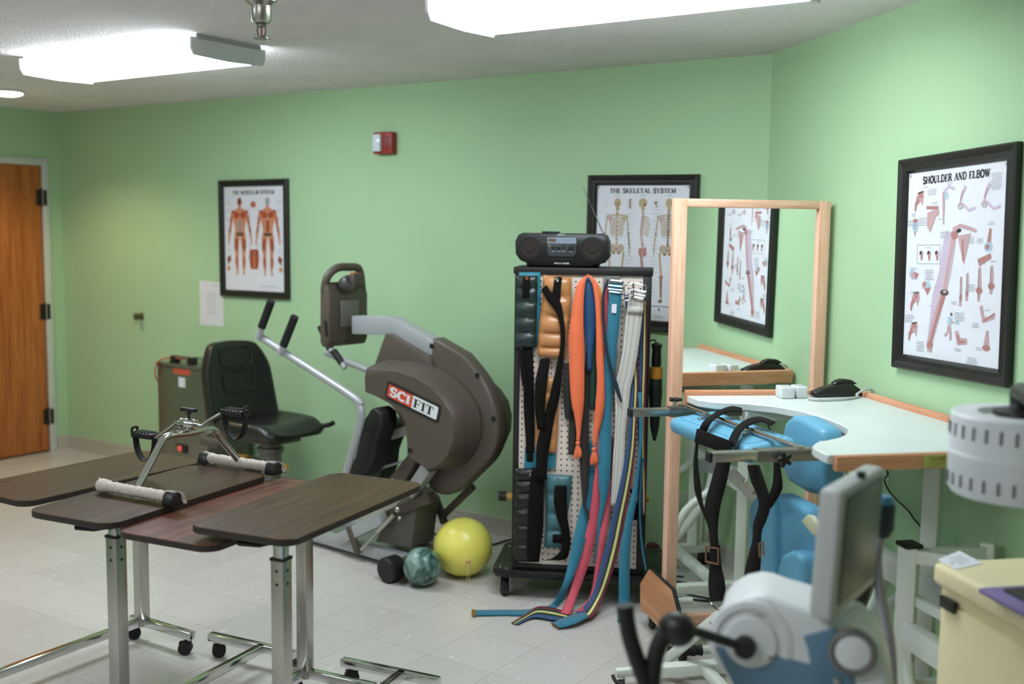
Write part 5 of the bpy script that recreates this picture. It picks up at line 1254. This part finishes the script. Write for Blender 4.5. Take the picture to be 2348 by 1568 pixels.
def rail(name, a, b, h0, h1, m, wd=.022):
    d = (b-a).normalized(); x = Vector((-d.y, d.x, 0)); sec = []
    for q in range(7):
        an = PI*q/6; sec.append((math.cos(an)*wd/2, h1-.008+math.sin(an)*.008))
    sec += [(-wd/2, h0), (wd/2, h0)]
    MB().prism([a+x*u+Z3*(z-a.z) for u, z in sec], b-a).build(name, m, t)
rail('edge_rail', dw(-.07, .652, ZT), dw(-.012, -.02, ZT), ZT-.036, ZT+.02, m_rail_w)
rail('edge_rail', dw(-.02, -.012, ZT), dw(SL+.02, -.012, ZT), ZT-.036, ZT+.02, m_rail_s)
e0 = (cp_[-1]-DO).dot(DT)
rail('edge_rail', dw(SL+.012, .62, ZT), dw(SL+.012, -.02, ZT), ZT-.042, ZT+.001, m_rail_w)
# caution label on the near edge
la, lb = [plane_pt(x, 1035, dw(SL+.024, 0, 0), DS) for x in (2119, 2183)]
lc = (la+lb)/2; lc = Vector((lc.x, lc.y, ZT-.021)); wl = (lb-la).length
lx = -DT
lab = MB().prism([lc+lx*x+Z3*z+DS*.0004 for x, z in ((-wl/2, -.017), (wl/2, -.017), (wl/2, .017), (-wl/2, .017))], DS*.0008).build('caution_label', M('lime_label', 'a9b862', .5), t, smooth=False)
art = Art(lc+DS*.0013, lx, Z3, DS); art.text('CAUTION', .0, .006, .011, wl*.6, 0, .24); art.lines(0, -.005, wl*.7, 2, .006, 0, .0018)
art.mb.build('label_print', M('label_orange_ink', 'a8653c', .5), lab, smooth=False)
# under-frame
def bar(name, a, b, w, h, m=m_white_steel, parent=t): return MB().bar(a, b, w, h).build(name, m, parent, bevel=.004)
def tubep(name, pts, r, m=m_white_steel, k=4): return MB().tube(catmull(pts, k), r, 12).build(name, m, t)
for s in (.12, .70):
    bar('top_support', dw(s, .03, ZT-.045), dw(s, .50, ZT-.045), .04, .035)
    bar('upright', dw(s, .12, .10), dw(s, .12, ZT-.06), .05, .05)
    bar('floor_leg', dw(s, .02, .085), dw(s, .86, .085), .05, .04)
    for tt in (.05, .82): caster(t, dw(s, tt, .066), r=.03, w=.018, d=DT)
bar('cross_member', dw(.12, .12, .55), dw(.80, .12, .55), .04, .09); bar('cross_member', dw(.12, .12, ZT-.05), dw(.80, .12, ZT-.05), .04, .035)
bar('cross_member', dw(.12, .22, .085), dw(.80, .22, .085), .04, .04)
tubep('lift_tube', [dw(.46, .12, .55), dw(.46, .16, .40), dw(.46, .30, .22), dw(.46, .45, .12), dw(.46, .62, .085)], .022)
bar('cross_member', dw(.12, .62, .085), dw(.80, .62, .085), .035, .035)
for s, q in ((.25, 0), (.66, 1)): tubep('side_tube', [dw(s, .12, .55), dw(s, .20, .50), dw(s, .34, .40), dw(s, .40, .25), dw(s, .40, .10)], .018)
# steel arms with slides and star knobs
AZ = 1.0
MB().lathe([(.016, 0), (.016, .02), (.012, .024)], dw(.3, .12, .62), DT, 18).build('pivot_ring', m_rubber, t)
for s, nm in ((-.012, 0), (.752, 1)):
    a0, a1 = dw(s, .05, AZ), dw(s, .62, AZ)
    bar('arm_sleeve', dw(s, .30, AZ), dw(s, .735, AZ), .046, .036, m_dull_steel)
    bar('arm_slide', dw(s, .70, AZ), dw(s, .875, AZ), .036, .029, m_steel)
    bar('arm_end_cap', dw(s, .875, AZ), dw(s, .885, AZ), .038, .031, m_rubber)
    kb = dw(s, .71, AZ+.024) if nm == 0 else dw(s+.028, .665, AZ-.005)
    nrm = Z3 if nm == 0 else DS
    u_ = DS if nm == 0 else DT; v_ = DT if nm == 0 else Z3
    star = []
    for k in range(20):
        an = 2*PI*k/20; r = .026 if k % 4 in (0,) else (.021 if k % 4 in (1, 3) else .011); star.append(kb+nrm*.014+u_*(math.cos(an)*r)+v_*(math.sin(an)*r))
    MB().prism(star, nrm*.012).build('star_knob', m_rubber, t, bevel=.003)
    MB().cyl(kb-nrm*.012, kb+nrm*.016, .008, n=12).build('knob_stem', m_steel, t)
# rod with the blue chest pad
RZ = 1.032
r0, r1 = dw(-.02, .682, RZ-.012), dw(.762, .60, RZ-.012)
MB().cyl(r0, r1, .008, n=14).build('cross_rod', m_chrome, t)
for p in (r0, r1): MB().cyl(p-Z3*.03, p+Z3*.006, .012, n=12).build('rod_socket', m_steel, t)
rd_ = (r1-r0).normalized(); rn_ = Vector((-rd_.y, rd_.x, 0)); 
if rn_.dot(DT) < 0: rn_ = -rn_
pc = r0.lerp(r1, .46)-Z3*.042
PAX = (rd_, (rn_+Z3*-.12).normalized(), (Z3+rn_*.12).normalized())
cpad = MB().box(pc, (.55, .19, .058), PAX).build('chest_pad', m_blue, t, bevel=.026, seg=4)
m_stitch = M('stitching', '3f7da0', .6)
st_ = []
for x, y in rrect(.48, .135, .02, 4): st_.append(pc+PAX[0]*x+PAX[1]*y+PAX[2]*.0292)
MB().tube(st_, .0012, 5, closed=True).build('stitch_line', m_stitch, cpad)
for k in (-.16, .13):
    cc = pc+rd_*k+PAX[2]*.031
    mb = MB(); mb.box(cc, (.02, .06, .003), PAX); mb.lathe([(.006, 0), (.004, .004), (.001, .005)], cc+PAX[1]*.022, PAX[2], 10); mb.lathe([(.006, 0), (.004, .004), (.001, .005)], cc-PAX[1]*.022, PAX[2], 10); mb.cyl(cc-rd_*.012+PAX[2]*.008, cc+rd_*.012+PAX[2]*.008, .013, n=12)
    mb.build('rod_clip', m_steel, cpad)
# hip pad and knee pads
hip = [(1797, 968), (1812, 953), (1835, 955), (1868, 974), (1884, 985), (1888, 1010), (1888, 1125), (1875, 1137), (1845, 1130), (1805, 1105), (1790, 1070), (1788, 1010)]
MB().prism([right_pt(x, y, .50) for x, y in hip], NR*.075).build('hip_pad', m_blue, t, bevel=.022, seg=4)
MB().cyl(dw(.66, .40, 1.0), dw(.66, .48, 1.0), .012, n=12).build('pad_stem', m_steel, t)
star = []
kb = dw(.80, .33, .985)
for k in range(16):
    an = 2*PI*k/16; r = .028 if k % 4 == 0 else (.02 if k % 4 in (1, 3) else .012); star.append(kb+DS*(math.cos(an)*r)+Z3*(math.sin(an)*r))
MB().prism(star, DT*.014).build('star_knob', m_rubber, t, bevel=.003)
def padpoly(pts, off, d, name, bev): return MB().prism([right_pt(x, y, off) for x, y in pts], NR*d).build(name, m_blue, t, bevel=bev, seg=4)
padpoly([(1714, 1165), (1722, 1145), (1740, 1130), (1758, 1135), (1768, 1160), (1770, 1440), (1712, 1440)], .63, .07, 'knee_pad', .02)
padpoly([(1764, 1140), (1782, 1132), (1830, 1158), (1880, 1190), (1905, 1215), (1910, 1440), (1764, 1440)], .60, .07, 'knee_pad', .02)
padpoly([(1780, 1300), (1790, 1272), (1808, 1262), (1826, 1265), (1838, 1285), (1840, 1440), (1780, 1440)], .66, .07, 'knee_pad', .025)
MB().prism([right_pt(x, y, .67) for x, y in ((1836, 1195), (1850, 1180), (1862, 1183), (1876, 1205), (1876, 1226), (1862, 1226))], NR*.012).build('slot_bracket', M('cream_plastic', 'c9c9a8', .5), t, bevel=.003)
nb = [(1672, 1078), (1682, 1074), (1706, 1098), (1702, 1104), (1708, 1106), (1712, 1102), (1730, 1124), (1725, 1130), (1729, 1133), (1736, 1130), (1752, 1150), (1735, 1162), (1690, 1118), (1668, 1098)]
MB().prism([right_pt(x, y, .42) for x, y in nb], NR*.006).build('notched_bracket', m_steel, t, smooth=False)
# low struts of the standing frame
bar('footrest_strut', zpt(1511, 1527, .04), plane_pt(1712, 1358, dw(.35, .45, 0), DH), .03, .035)
bar('base_bar', zpt(1412, 1543, .05), zpt(1692, 1516, .05), .03, .03)
g0, g1, g2 = zpt(1533, 1494, .085), zpt(1608, 1490, .085), zpt(1700, 1484, .085)
MB().cyl(g1, g2, .016, n=14).build('base_handle', m_white_steel, t)
gr = MB().tube([g0.lerp(g1, k/12) for k in range(13)], [.020+.002*math.cos(k*2.1) for k in range(13)], 14).build('rubber_grip', m_rubber, t)
MB().tube(catmull([zpt(1405, 1548, .05), zpt(1412, 1562, .035), zpt(1428, 1568, .03)], 3), .007, 8).build('brake_lever', m_rubber, t)
for q in (zpt(1430, 1560, .03), zpt(1650, 1530, .03)): caster(t, Vector((q.x, q.y, .035)), r=.016, w=.01, d=DT)
# ---------------------------------------------------------------- harness hung over the pad
hb = dw(.36, .80, 0)
def hp(x, y, k=0): return plane_pt(x, y, dw(0, .742+k, 0), DT)
h = thing('transfer_harness', 'black webbing harness with steel hooks draped over the blue pad', 'harness', Vector((hb.x, hb.y, hp(1650, 1410).z)))
def hstrap(name, L, R, k=0.0, th=.003, depths=None):
    n = len(L); dd = depths or [k]*n
    return ribbon([hp(*p, d) for p, d in zip(L, dd)], [hp(*p, d) for p, d in zip(R, dd)], 4).build(name, m_webbing, h, solid=th, angle=70)
def over(px_out, px_in):
    """band over the pad: maps onto the plane just above the pad's top"""
    L = [plane_pt(x, y, pc+PAX[2]*.06, PAX[2]) for x, y in px_out]; R = [plane_pt(x, y, pc+PAX[2]*.06, PAX[2]) for x, y in px_in]
    return L, R
L, R = over([(1612, 968), (1640, 946), (1675, 932), (1702, 936)], [(1630, 970), (1652, 952), (1676, 943), (1698, 944)])
ribbon([hp(1598, 1000)]+L, [hp(1616, 1000)]+R, 4).build('shoulder_band', m_webbing, h, solid=.003, angle=70)
L, R = over([(1684, 984), (1712, 962), (1745, 956), (1778, 968)], [(1702, 988), (1722, 974), (1746, 967), (1768, 975)])
ribbon([hp(1666, 1022)]+L, [hp(1684, 1024)]+R, 4).build('shoulder_band', m_webbing, h, solid=.003, angle=70)
MB().prism([hp(x, y, .005) for x, y in ((1601, 982), (1640, 997), (1682, 1012), (1678, 1032), (1655, 1036), (1595, 1014))], DT*.006).build('back_panel', m_webbing, h, bevel=.002)
hstrap('leg_strap', [(1596, 1014), (1591, 1060), (1593, 1120), (1605, 1160), (1622, 1200), (1630, 1235)], [(1601, 1014), (1599, 1060), (1607, 1120), (1613, 1160), (1637, 1205), (1643, 1235)])
hstrap('leg_strap', [(1652, 1030), (1632, 1100), (1617, 1160), (1626, 1215), (1629, 1255)], [(1680, 1030), (1667, 1100), (1651, 1160), (1645, 1215), (1648, 1255)], .006)
hstrap('leg_strap', [(1629, 1250), (1629, 1290), (1626, 1340), (1630, 1378)], [(1649, 1250), (1651, 1290), (1661, 1340), (1660, 1378)], .004, .006)
hstrap('leg_strap', [(1714, 1066), (1722, 1100), (1739, 1145), (1737, 1172), (1728, 1200), (1726, 1238), (1718, 1268), (1707, 1325), (1716, 1350)], [(1740, 1066), (1752, 1100), (1764, 1140), (1765, 1165), (1757, 1192), (1746, 1218), (1744, 1250), (1744, 1285), (1740, 1325), (1731, 1350)][:9])
hstrap('leg_strap', [(1775, 1046), (1774, 1090), (1770, 1118), (1756, 1150)], [(1785, 1046), (1793, 1104), (1790, 1128), (1768, 1165)], -.1)
def ringpx(pts, k, r, name, m): return MB().tube([hp(x, y, k) for x, y in pts], r, 8, closed=True).build(name, m, h)
copper = M('copper_buckle', 'a5795c', .3, .85)
ringpx([(1619, 1253), (1647, 1257), (1647, 1293), (1619, 1287)], .012, .0035, 'buckle', copper)
ringpx([(1740, 1246), (1750, 1244), (1751, 1272), (1742, 1276)], .008, .003, 'buckle', copper)
for pts in ([(1629, 1374), (1634, 1388), (1646, 1398), (1658, 1398), (1663, 1388), (1657, 1380), (1660, 1392), (1648, 1404), (1650, 1420)], [(1706, 1336), (1710, 1350), (1716, 1362), (1728, 1364), (1731, 1352), (1725, 1346), (1728, 1358), (1716, 1368), (1712, 1382)]):
    MB().tube(catmull([hp(x, y, .004) for x, y in pts], 3), .0035, 8).build('snap_hook', m_chrome, h)
MB().tube(catmull([hp(x, y, .004) for x, y in ((1628, 1428), (1634, 1432), (1640, 1444), (1648, 1452))], 3), .0035, 8).build('snap_hook', m_chrome, h)
# ---------------------------------------------------------------- on the table
for k, (x, y, lb_) in enumerate(((1804, 913, 'white power adapter block nearer the tabletop cut-out edge'), (1836, 912, 'white power adapter block joined to the grey cord'))):
    p = zpt(x, y, ZT)+Z3*.0008-DH*.012; w = .072 if k == 0 else .06
    ax = (dirv(38), dirv(128), Z3)
    th_ = thing('power_adapter', lb_, 'adapter', p, 0, 'adapters on the white table')
    MB().box(p+ax[1]*.03+Z3*.021, (w*.72, .07, .042), ax).build('case', M('white_plastic', 'd5d8d8', .4), th_, bevel=.005, seg=3)
    MB().box(p+ax[1]*.03+Z3*.0424, (w*.5, .045, .0006), ax).build('rating_label', M('grey_rating_print', 'b6bbb8', .5), th_)
pa, pb_ = zpt(1864, 909, ZT)+Z3*.001-DH*.03, zpt(1970, 906, ZT)+Z3*.001-DH*.035
sd = (pb_-pa).normalized(); sn = Vector((sd.y, -sd.x, 0)); Ls = (pb_-pa).length
th_ = thing('stapler', 'black curved desk stapler lying near the wall corner of the table', 'stapler', pa)
prof = [(0, 0), (0, .018), (.04, .034), (.09, .044), (Ls*.62, .05), (Ls*.84, .043), (Ls, .022), (Ls, 0)]
MB().prism([pa+sd*x+Z3*z for x, z in prof], -sn*.045).build('body', m_black_plastic, th_, bevel=.007, seg=3)
prof = [(Ls*.42, .044), (Ls*.5, .056), (Ls*.62, .063), (Ls*.8, .06), (Ls*.93, .045), (Ls*.8, .042), (Ls*.6, .048)]
MB().prism([pa+sd*x+Z3*z-sn*.01 for x, z in prof], -sn*.036).build('lever_top', m_black_plastic, th_, bevel=.004)
o = MB().tube(catmull([zpt(x, y, ZT+.006) for x, y in ((1853, 914), (1880, 917), (1930, 915), (1965, 910))]+[dw(.06, .035, ZT+.012), dw(.06, .012, ZT+.025), dw(.06, -.008, ZT+.032), dw(.06, -.026, ZT+.026), dw(.06, -.0292, ZT), dw(.06, -.0292, ZT-.05)], 5), .0045, 8).build('charging_cable', M('grey_cord', 'b9bdbb', .45))
tag(rebase(o, zpt(1930, 912, ZT)), 'flat grey cord running from the adapters over the table edge', 'cord')
o = MB().tube(catmull([right_pt(x, y, .012) for x, y in ((2026, 1046), (2031, 1070), (2036, 1088), (2028, 1098), (2034, 1118), (2052, 1142), (2082, 1170), (2096, 1190), (2126, 1228), (2116, 1248), (2100, 1300))], 3), .0028, 7).build('wall_cord', m_rubber)
tag(rebase(o, right_pt(2100, 1300, .012)), 'thin black cord hanging down the green wall below the table', 'cord')
for k_, lb_ in enumerate(('looped black cord on the floor under the standing table', 'slack black cord on the floor between the standing table legs')):
    pts_ = [dw(.25+.2*k_+.16*math.cos(a_*.9+k_)+.02*a_, .34+.12*math.sin(a_*1.3+k_*2), .006+.012*k_) for a_ in range(9)]
    o = MB().tube(catmull(pts_, 4), .0045, 7).build('loose_cable', m_rubber); tag(rebase(o, pts_[0]), lb_, 'cord')
# maroon ball behind the rack
p = zpt(1512, 1300, 0); c = Vector((p.x, p.y, .075))+DH*.06
o = MB().ball(c, .075, 28); o.lathe([(.007, 0), (.004, -.002)], c-DH*.075, -DH, 8); o = o.build('exercise_ball', M('maroon_rubber', '4a1a1a', .45)); tag(rebase(o, (c.x, c.y, 0)), 'dark maroon ball on the floor between rack and mirror', 'ball')
# ================================================================== white steel frame by the wall, behind the cabinet
pz = right_pt(2085, 1252, .32)
t = thing('steel_frame_stand', 'white steel frame with black capped post behind the cream cabinet', 'frame', (pz.x, pz.y, 0), math.radians(-45))
H_ = pz.z
def fw_(s, tt, z): return Vector((pz.x, pz.y, 0))+DS*s+DT*tt+Z3*z
FB = lambda nm, a, b, w, hh: MB().bar(a, b, w, hh).build(nm, m_white_steel, t, bevel=.004)
FB('post', fw_(0, 0, .05), fw_(0, 0, H_), .055, .05)
MB().box(fw_(0, 0, H_+.005), (.06, .056, .012), DAX).build('post_cap', m_rubber, t, bevel=.002)
FB('top_arm', fw_(.02, -.01, H_-.025), fw_(.16, -.16, H_-.02), .03, .04); FB('top_arm', fw_(0, -.02, H_-.03), fw_(0, -.26, H_-.03), .03, .04)
FB('cross_bar', fw_(.0, 0, H_-.26), fw_(.42, 0, H_-.26), .04, .075); FB('cross_bar', fw_(0, -.02, H_-.16), fw_(.4, -.05, H_-.16), .03, .03)
FB('rear_post', fw_(0, -.26, .05), fw_(0, -.26, H_), .04, .04); FB('cross_bar', fw_(0, 0, .30), fw_(0, -.26, .30), .03, .05)
MB().tube(catmull([fw_(.02, 0, H_-.34), fw_(.05, 0, H_-.42), fw_(.14, .0, H_-.48), fw_(.3, 0, H_-.5)], 4), .018, 10).build('curved_tube', m_white_steel, t)
FB('floor_bar', fw_(0, .1, .04), fw_(0, -.3, .04), .05, .03); FB('floor_bar', fw_(-.05, 0, .04), fw_(.45, 0, .04), .04, .03)
for s, tt in ((0, .08), (0, -.28), (.42, 0)): caster(t, fw_(s, tt, .03), r=.013, w=.01, d=DS)
# ================================================================== cream cabinet
CZ = .85
c_ = zpt(2137, 1286, CZ)
CA, CBv = dirv(-45), dirv(45)
def cw(a, b, z): return Vector((c_.x, c_.y, 0))+CA*a+CBv*b+Z3*z
CAX = (CA, CBv, Z3)
t = thing('cream_cabinet', 'cream therapy cabinet with rounded lid against the green wall', 'cabinet', cw(.38, .26, 0), math.radians(-45))
m_cream = M('cream_enamel', 'e6d8ac', .4, var=.03)
LC, DC = .80, .50
MB().box(cw(LC/2, DC/2+.005, (CZ-.05)/2+.03), (LC-.03, DC-.03, CZ-.11), CAX).build('body', m_cream, t, bevel=.004)
MB().box(cw(LC/2, DC/2, CZ-.0275), (LC, DC, .055), CAX).build('lid', m_cream, t, bevel=.016, seg=4)
MB().box(cw(LC/2, .017, (CZ-.06)/2+.02), (LC-.07, .012, CZ-.16), CAX).build('front_panel', m_cream, t, bevel=.004)
MB().box(cw(.065, .008, CZ-.088), (.06, .014, .03), CAX).build('recess_handle', m_black_plastic, t, bevel=.004)
for a in (.08, LC-.08):
    for b in (.08, DC-.08): caster(t, cw(a, b, .05), r=.024, w=.014, d=CA)
for a, b, w, d in ((.42, .38, .24, .14),): MB().box(cw(a, b, CZ+.001), (w, d, .006), CAX).build('black_inset', m_black_plastic, t, bevel=.002)
q = [zpt(x, y, CZ+.0008) for x, y in ((2150, 1283), (2200, 1263), (2254, 1292), (2192, 1306))]
o = MB().prism(q, Z3*.0008).build('instruction_sheet', m_paper, None, smooth=False); tag(rebase(o, q[0]), 'white instruction sheet stuck on the cream cabinet lid', 'paper')
WORLD_INV[o.name] = Matrix.Translation(o.location).inverted()
sx = (q[1]-q[0]).normalized(); art = Art((q[0]+q[1]+q[2]+q[3])/4+Z3*.0008, (q[3]-q[0]).normalized(), (q[1]-q[0]).normalized(), Z3)
art.lines(.0, .03, .06, 6, .009, 0, .0022); art.ell(.0, -.035, .006, .006, 0)
art.mb.build('print', M('print_grey', '9a98a0', .6), o, smooth=False)
q0 = zpt(2268, 1357, CZ+.004)
o = thing('purple_pad', 'purple edged dark gel pad lying on the cream cabinet', 'pad', q0, math.radians(-45))
def qw(a, b, z): return q0+CA*a+CBv*b+Z3*z
MB().prism([qw(x, y, -.002) for x, y in rrect(.26, .16, .012, 4, .12, .055)], Z3*.010).build('pad_base', M('purple_foam', '7b6a9c', .6), o, bevel=.003)
MB().prism([qw(x, y, .007) for x, y in rrect(.24, .11, .01, 4, .135, .075)], Z3*.006).build('pad_top', m_black_plastic, o, bevel=.002)
# ================================================================== arm ergometer in the foreground
m_erg_w = M('white_erg_housing', 'e2e5e5', .4, var=.02); m_erg_b = M('slate_blue_erg', '5f8299', .45, var=.04); m_erg_g = M('grey_erg_console', 'b4b6b3', .45); m_erg_d = M('dark_grey_face', '4d5350', .35)
eo = depth_pt(1850, 1500, 2.12)
t = thing('arm_ergometer', 'white and blue arm ergometer with grey console and black crank handles', 'exercise machine', (eo.x, eo.y, 0))
A, B, C = depth_pt(1877, 1119, 2.04), depth_pt(1932, 1130, 2.0), depth_pt(2032, 1069, 2.23)
A2, B2 = depth_pt(1853, 1404, 2.04), depth_pt(1905, 1431, 2.0)
dn = B2-B; A2 = A+dn; C2 = C+dn; D_ = A+(C-B); D2 = D_+dn
con = MB(); con.add([A, B, C, D_, A2, B2, C2, D2], [(0, 1, 2, 3), (7, 6, 5, 4), (0, 4, 5, 1), (1, 5, 6, 2), (2, 6, 7, 3), (3, 7, 4, 0)])
con = con.build('console', m_erg_g, t, bevel=.012, seg=3)
nn = (C-B).cross(dn).normalized()
if nn.dot(CAM-B) < 0: nn = -nn
f_ = lambda x, y: B+(C-B)*x+dn*y+nn*.0015
MB().prism([f_(.1, .06), f_(.92, .06), f_(.92, .9), f_(.1, .9)], nn*.002).build('console_face', m_erg_d, con, bevel=.001)
MB().cyl(depth_pt(1975, 1088, 2.13)-Z3*.008, depth_pt(1975, 1088, 2.13)+Z3*.006, .009, n=12).build('top_screw', m_black_plastic, con)
# housing
ho = [(1640, 1452), (1648, 1420), (1668, 1395), (1700, 1377), (1735, 1370), (1765, 1374), (1800, 1388), (1850, 1402), (1905, 1428), (1985, 1450), (2025, 1490), (2048, 1560), (2060, 1660), (1950, 1720), (1800, 1690), (1690, 1610), (1650, 1530), (1640, 1490)]
hn = (depth_pt(1850, 1500, 2.12)-depth_pt(1850, 1500, 1.0)).normalized(); hn.z = 0; hn.normalize()
hpt = lambda x, y, d=0: plane_pt(x, y, depth_pt(1850, 1500, 2.06)+hn*d, hn)
MB().prism([hpt(x, y) for x, y in ho], hn*.20).build('housing', m_erg_w, t, bevel=.03, seg=4)
bp_ = [(1636, 1484), (1717, 1492), (1790, 1508), (1858, 1526), (1852, 1490), (1841, 1461), (1880, 1450), (1914, 1443), (1935, 1460), (1960, 1560), (1965, 1700), (1800, 1690), (1690, 1590), (1655, 1520)]
MB().prism([hpt(x, y, -.006) for x, y in bp_], hn*.03).build('side_panel', m_erg_b, t, bevel=.004)
def disc(x, y, d, prof, m, nm): return MB().lathe(prof, hpt(x, y, d), -hn, 32).build(nm, m, t)
disc(1722, 1470, .004, [(.085, 0), (.082, .006), (.07, .009), (.068, .004), (.055, .004), (.05, .012), (.03, .016), (.001, .017)], m_erg_w, 'flywheel_cover')
disc(1955, 1492, -.004, [(.046, 0), (.046, .012), (.04, .016), (.034, .012)], M('grey_ring', '6f6c68', .5), 'bearing_ring')
disc(1955, 1492, -.006, [(.034, 0), (.033, .012), (.001, .018)], m_erg_w, 'bearing_cap')
for x, y in ((1765, 1510), (1920, 1560), (1945, 1445)): disc(x, y, -.005, [(.008, 0), (.007, .004), (.001, .006)], m_steel, 'screw')
# cranks and handles
MB().cyl(hpt(1712, 1486, -.02), hpt(1572, 1440, -.10), .010, n=12).build('crank_arm', m_black_plastic, t)
MB().lathe([(.018, -.02), (.022, -.01), (.022, .012), (.016, .02)], hpt(1708, 1483, -.02), -hn, 18).build('crank_hub', m_black_plastic, t)
MB().ball(hpt(1552, 1442, -.11), .038, 22, (1, .8, .9)).build('handle_pivot', m_black_plastic, t)
MB().tube(catmull([hpt(1545, 1432, -.11), hpt(1515, 1470, -.12), hpt(1500, 1520, -.13), hpt(1490, 1600, -.13)], 4), .017, 14).build('hand_grip', m_rubber, t)
MB().tube(catmull([hpt(1433, 1388, -.14), hpt(1442, 1450, -.14), hpt(1460, 1510, -.14), hpt(1486, 1580, -.135), hpt(1500, 1640, -.12)], 4), .0165, 14).build('hand_grip', m_rubber, t)
MB().tube(catmull([hpt(1500, 1640, -.12), hpt(1600, 1700, .0), hpt(1720, 1640, .08)], 4), .014, 12).build('handle_link', m_black_plastic, t)
# adjustment lever with blue knob behind the console
lv = lambda x, y: depth_pt(x, y, 2.32)
MB().tube(catmull([lv(2022, 1215), lv(2010, 1290), lv(2022, 1380), lv(2040, 1470), lv(2046, 1560), lv(2040, 1700)], 4), .012, 12).build('adjustment_lever', M('grey_lever_tube', '9a9aa0', .35, .4), t)
MB().lathe([(.014, -.05), (.024, -.03), (.026, .02), (.02, .032)], lv(2025, 1180), (lv(2026, 1130)-lv(2022, 1230)), 20).build('lever_grip', M('navy_rubber', '1d2b36', .5), t)
MB().lathe([(.022, .02), (.023, .03), (.016, .042), (.001, .045)], lv(2025, 1180), (lv(2026, 1130)-lv(2022, 1230)), 20).build('lever_knob', M('blue_knob', '3f7fa0', .4), t)
MB().tube(catmull([lv(1960, 1400), lv(1985, 1320), lv(1990, 1250)], 4), .02, 12).build('console_stalk', m_black_plastic, t)
# pedestal to the floor
cx_ = Vector((eo.x, eo.y, 0))+hn*.10
ztop_ = hpt(1850, 1660).z
MB().box(cx_+Z3*(ztop_/2), (.10, .12, ztop_), (RT0, DH, Z3)).build('pedestal', m_erg_w, t, bevel=.01)
MB().box(cx_+Z3*.03, (.5, .08, .06), (RT0, DH, Z3)).build('base_foot', m_erg_b, t, bevel=.01)
MB().box(cx_+Z3*.03+DH*.2, (.08, .5, .06), (RT0, DH, Z3)).build('base_foot', m_erg_b, t, bevel=.01)
# ================================================================== slotted white drum on a black arm
dc = depth_pt(2336, 1060, 2.3)
zt1, zb1 = depth_pt(2185, 958, 2.3).z+.012, depth_pt(2185, 1130, 2.3).z
zm = (zt1+zb1)/2
t = thing('slotted_drum', 'white slotted plastic drum held on a black arm', 'drum', (dc.x, dc.y, zb1))
r = .144; ctr = Vector((dc.x, dc.y, 0))
m_drum = M('white_drum_plastic', 'e8ebee', .45, var=.02)
MB().lathe([(r*.55, zt1-.012), (r*.62, zt1), (r*.95, zt1), (r*.985, zt1-.006), (r, zm+.006), (r*1.012, zm+.004), (r*1.012, zm-.004)], ctr, Z3, 48).build('upper_shell', m_drum, t)
MB().lathe([(r*1.012, zm-.004), (r, zm-.008), (r*.985, zb1+.012), (r*.93, zb1), (.01, zb1-.006)], ctr, Z3, 48).build('lower_shell', m_drum, t)
m_slot = M('slot_grey', '6e6f72', .7)
for row, (za, hh) in enumerate(((zt1-.036, .028), (zb1+.034, .026))):
    for k in range(30):
        a = 360*k/30; d = dirv(a)
        MB().box(ctr+d*(r*.992)+Z3*za, (.004, .0055, hh), (d, dirv(a+90), Z3)).build('vent_slot', m_slot, t)
pp = cw(.95, -.30, 0); arm_d = Vector((pp.x-ctr.x, pp.y-ctr.y, 0)); arm_l = arm_d.length; arm_d.normalize()
MB().tube(catmull([ctr+Z3*(zt1-.01), ctr+Z3*(zt1+.03)-arm_d*.02, ctr+Z3*(zt1+.045)+arm_d*.05, ctr+Z3*(zt1+.04)+arm_d*arm_l], 5), .022, 14).build('support_arm', m_black_plastic, t)
MB().lathe([(.06, zt1-.004), (.058, zt1+.006), (.03, zt1+.012)], ctr, Z3, 24).build('arm_collar', m_black_plastic, t)
MB().cyl(pp+Z3*.02, pp+Z3*(zt1+.1), .022, n=16).build('stand_post', m_black_plastic, t)
MB().lathe([(.2, 0), (.2, .015), (.05, .03), (.025, .05)], pp, Z3, 28).build('stand_base', m_black_plastic, t)
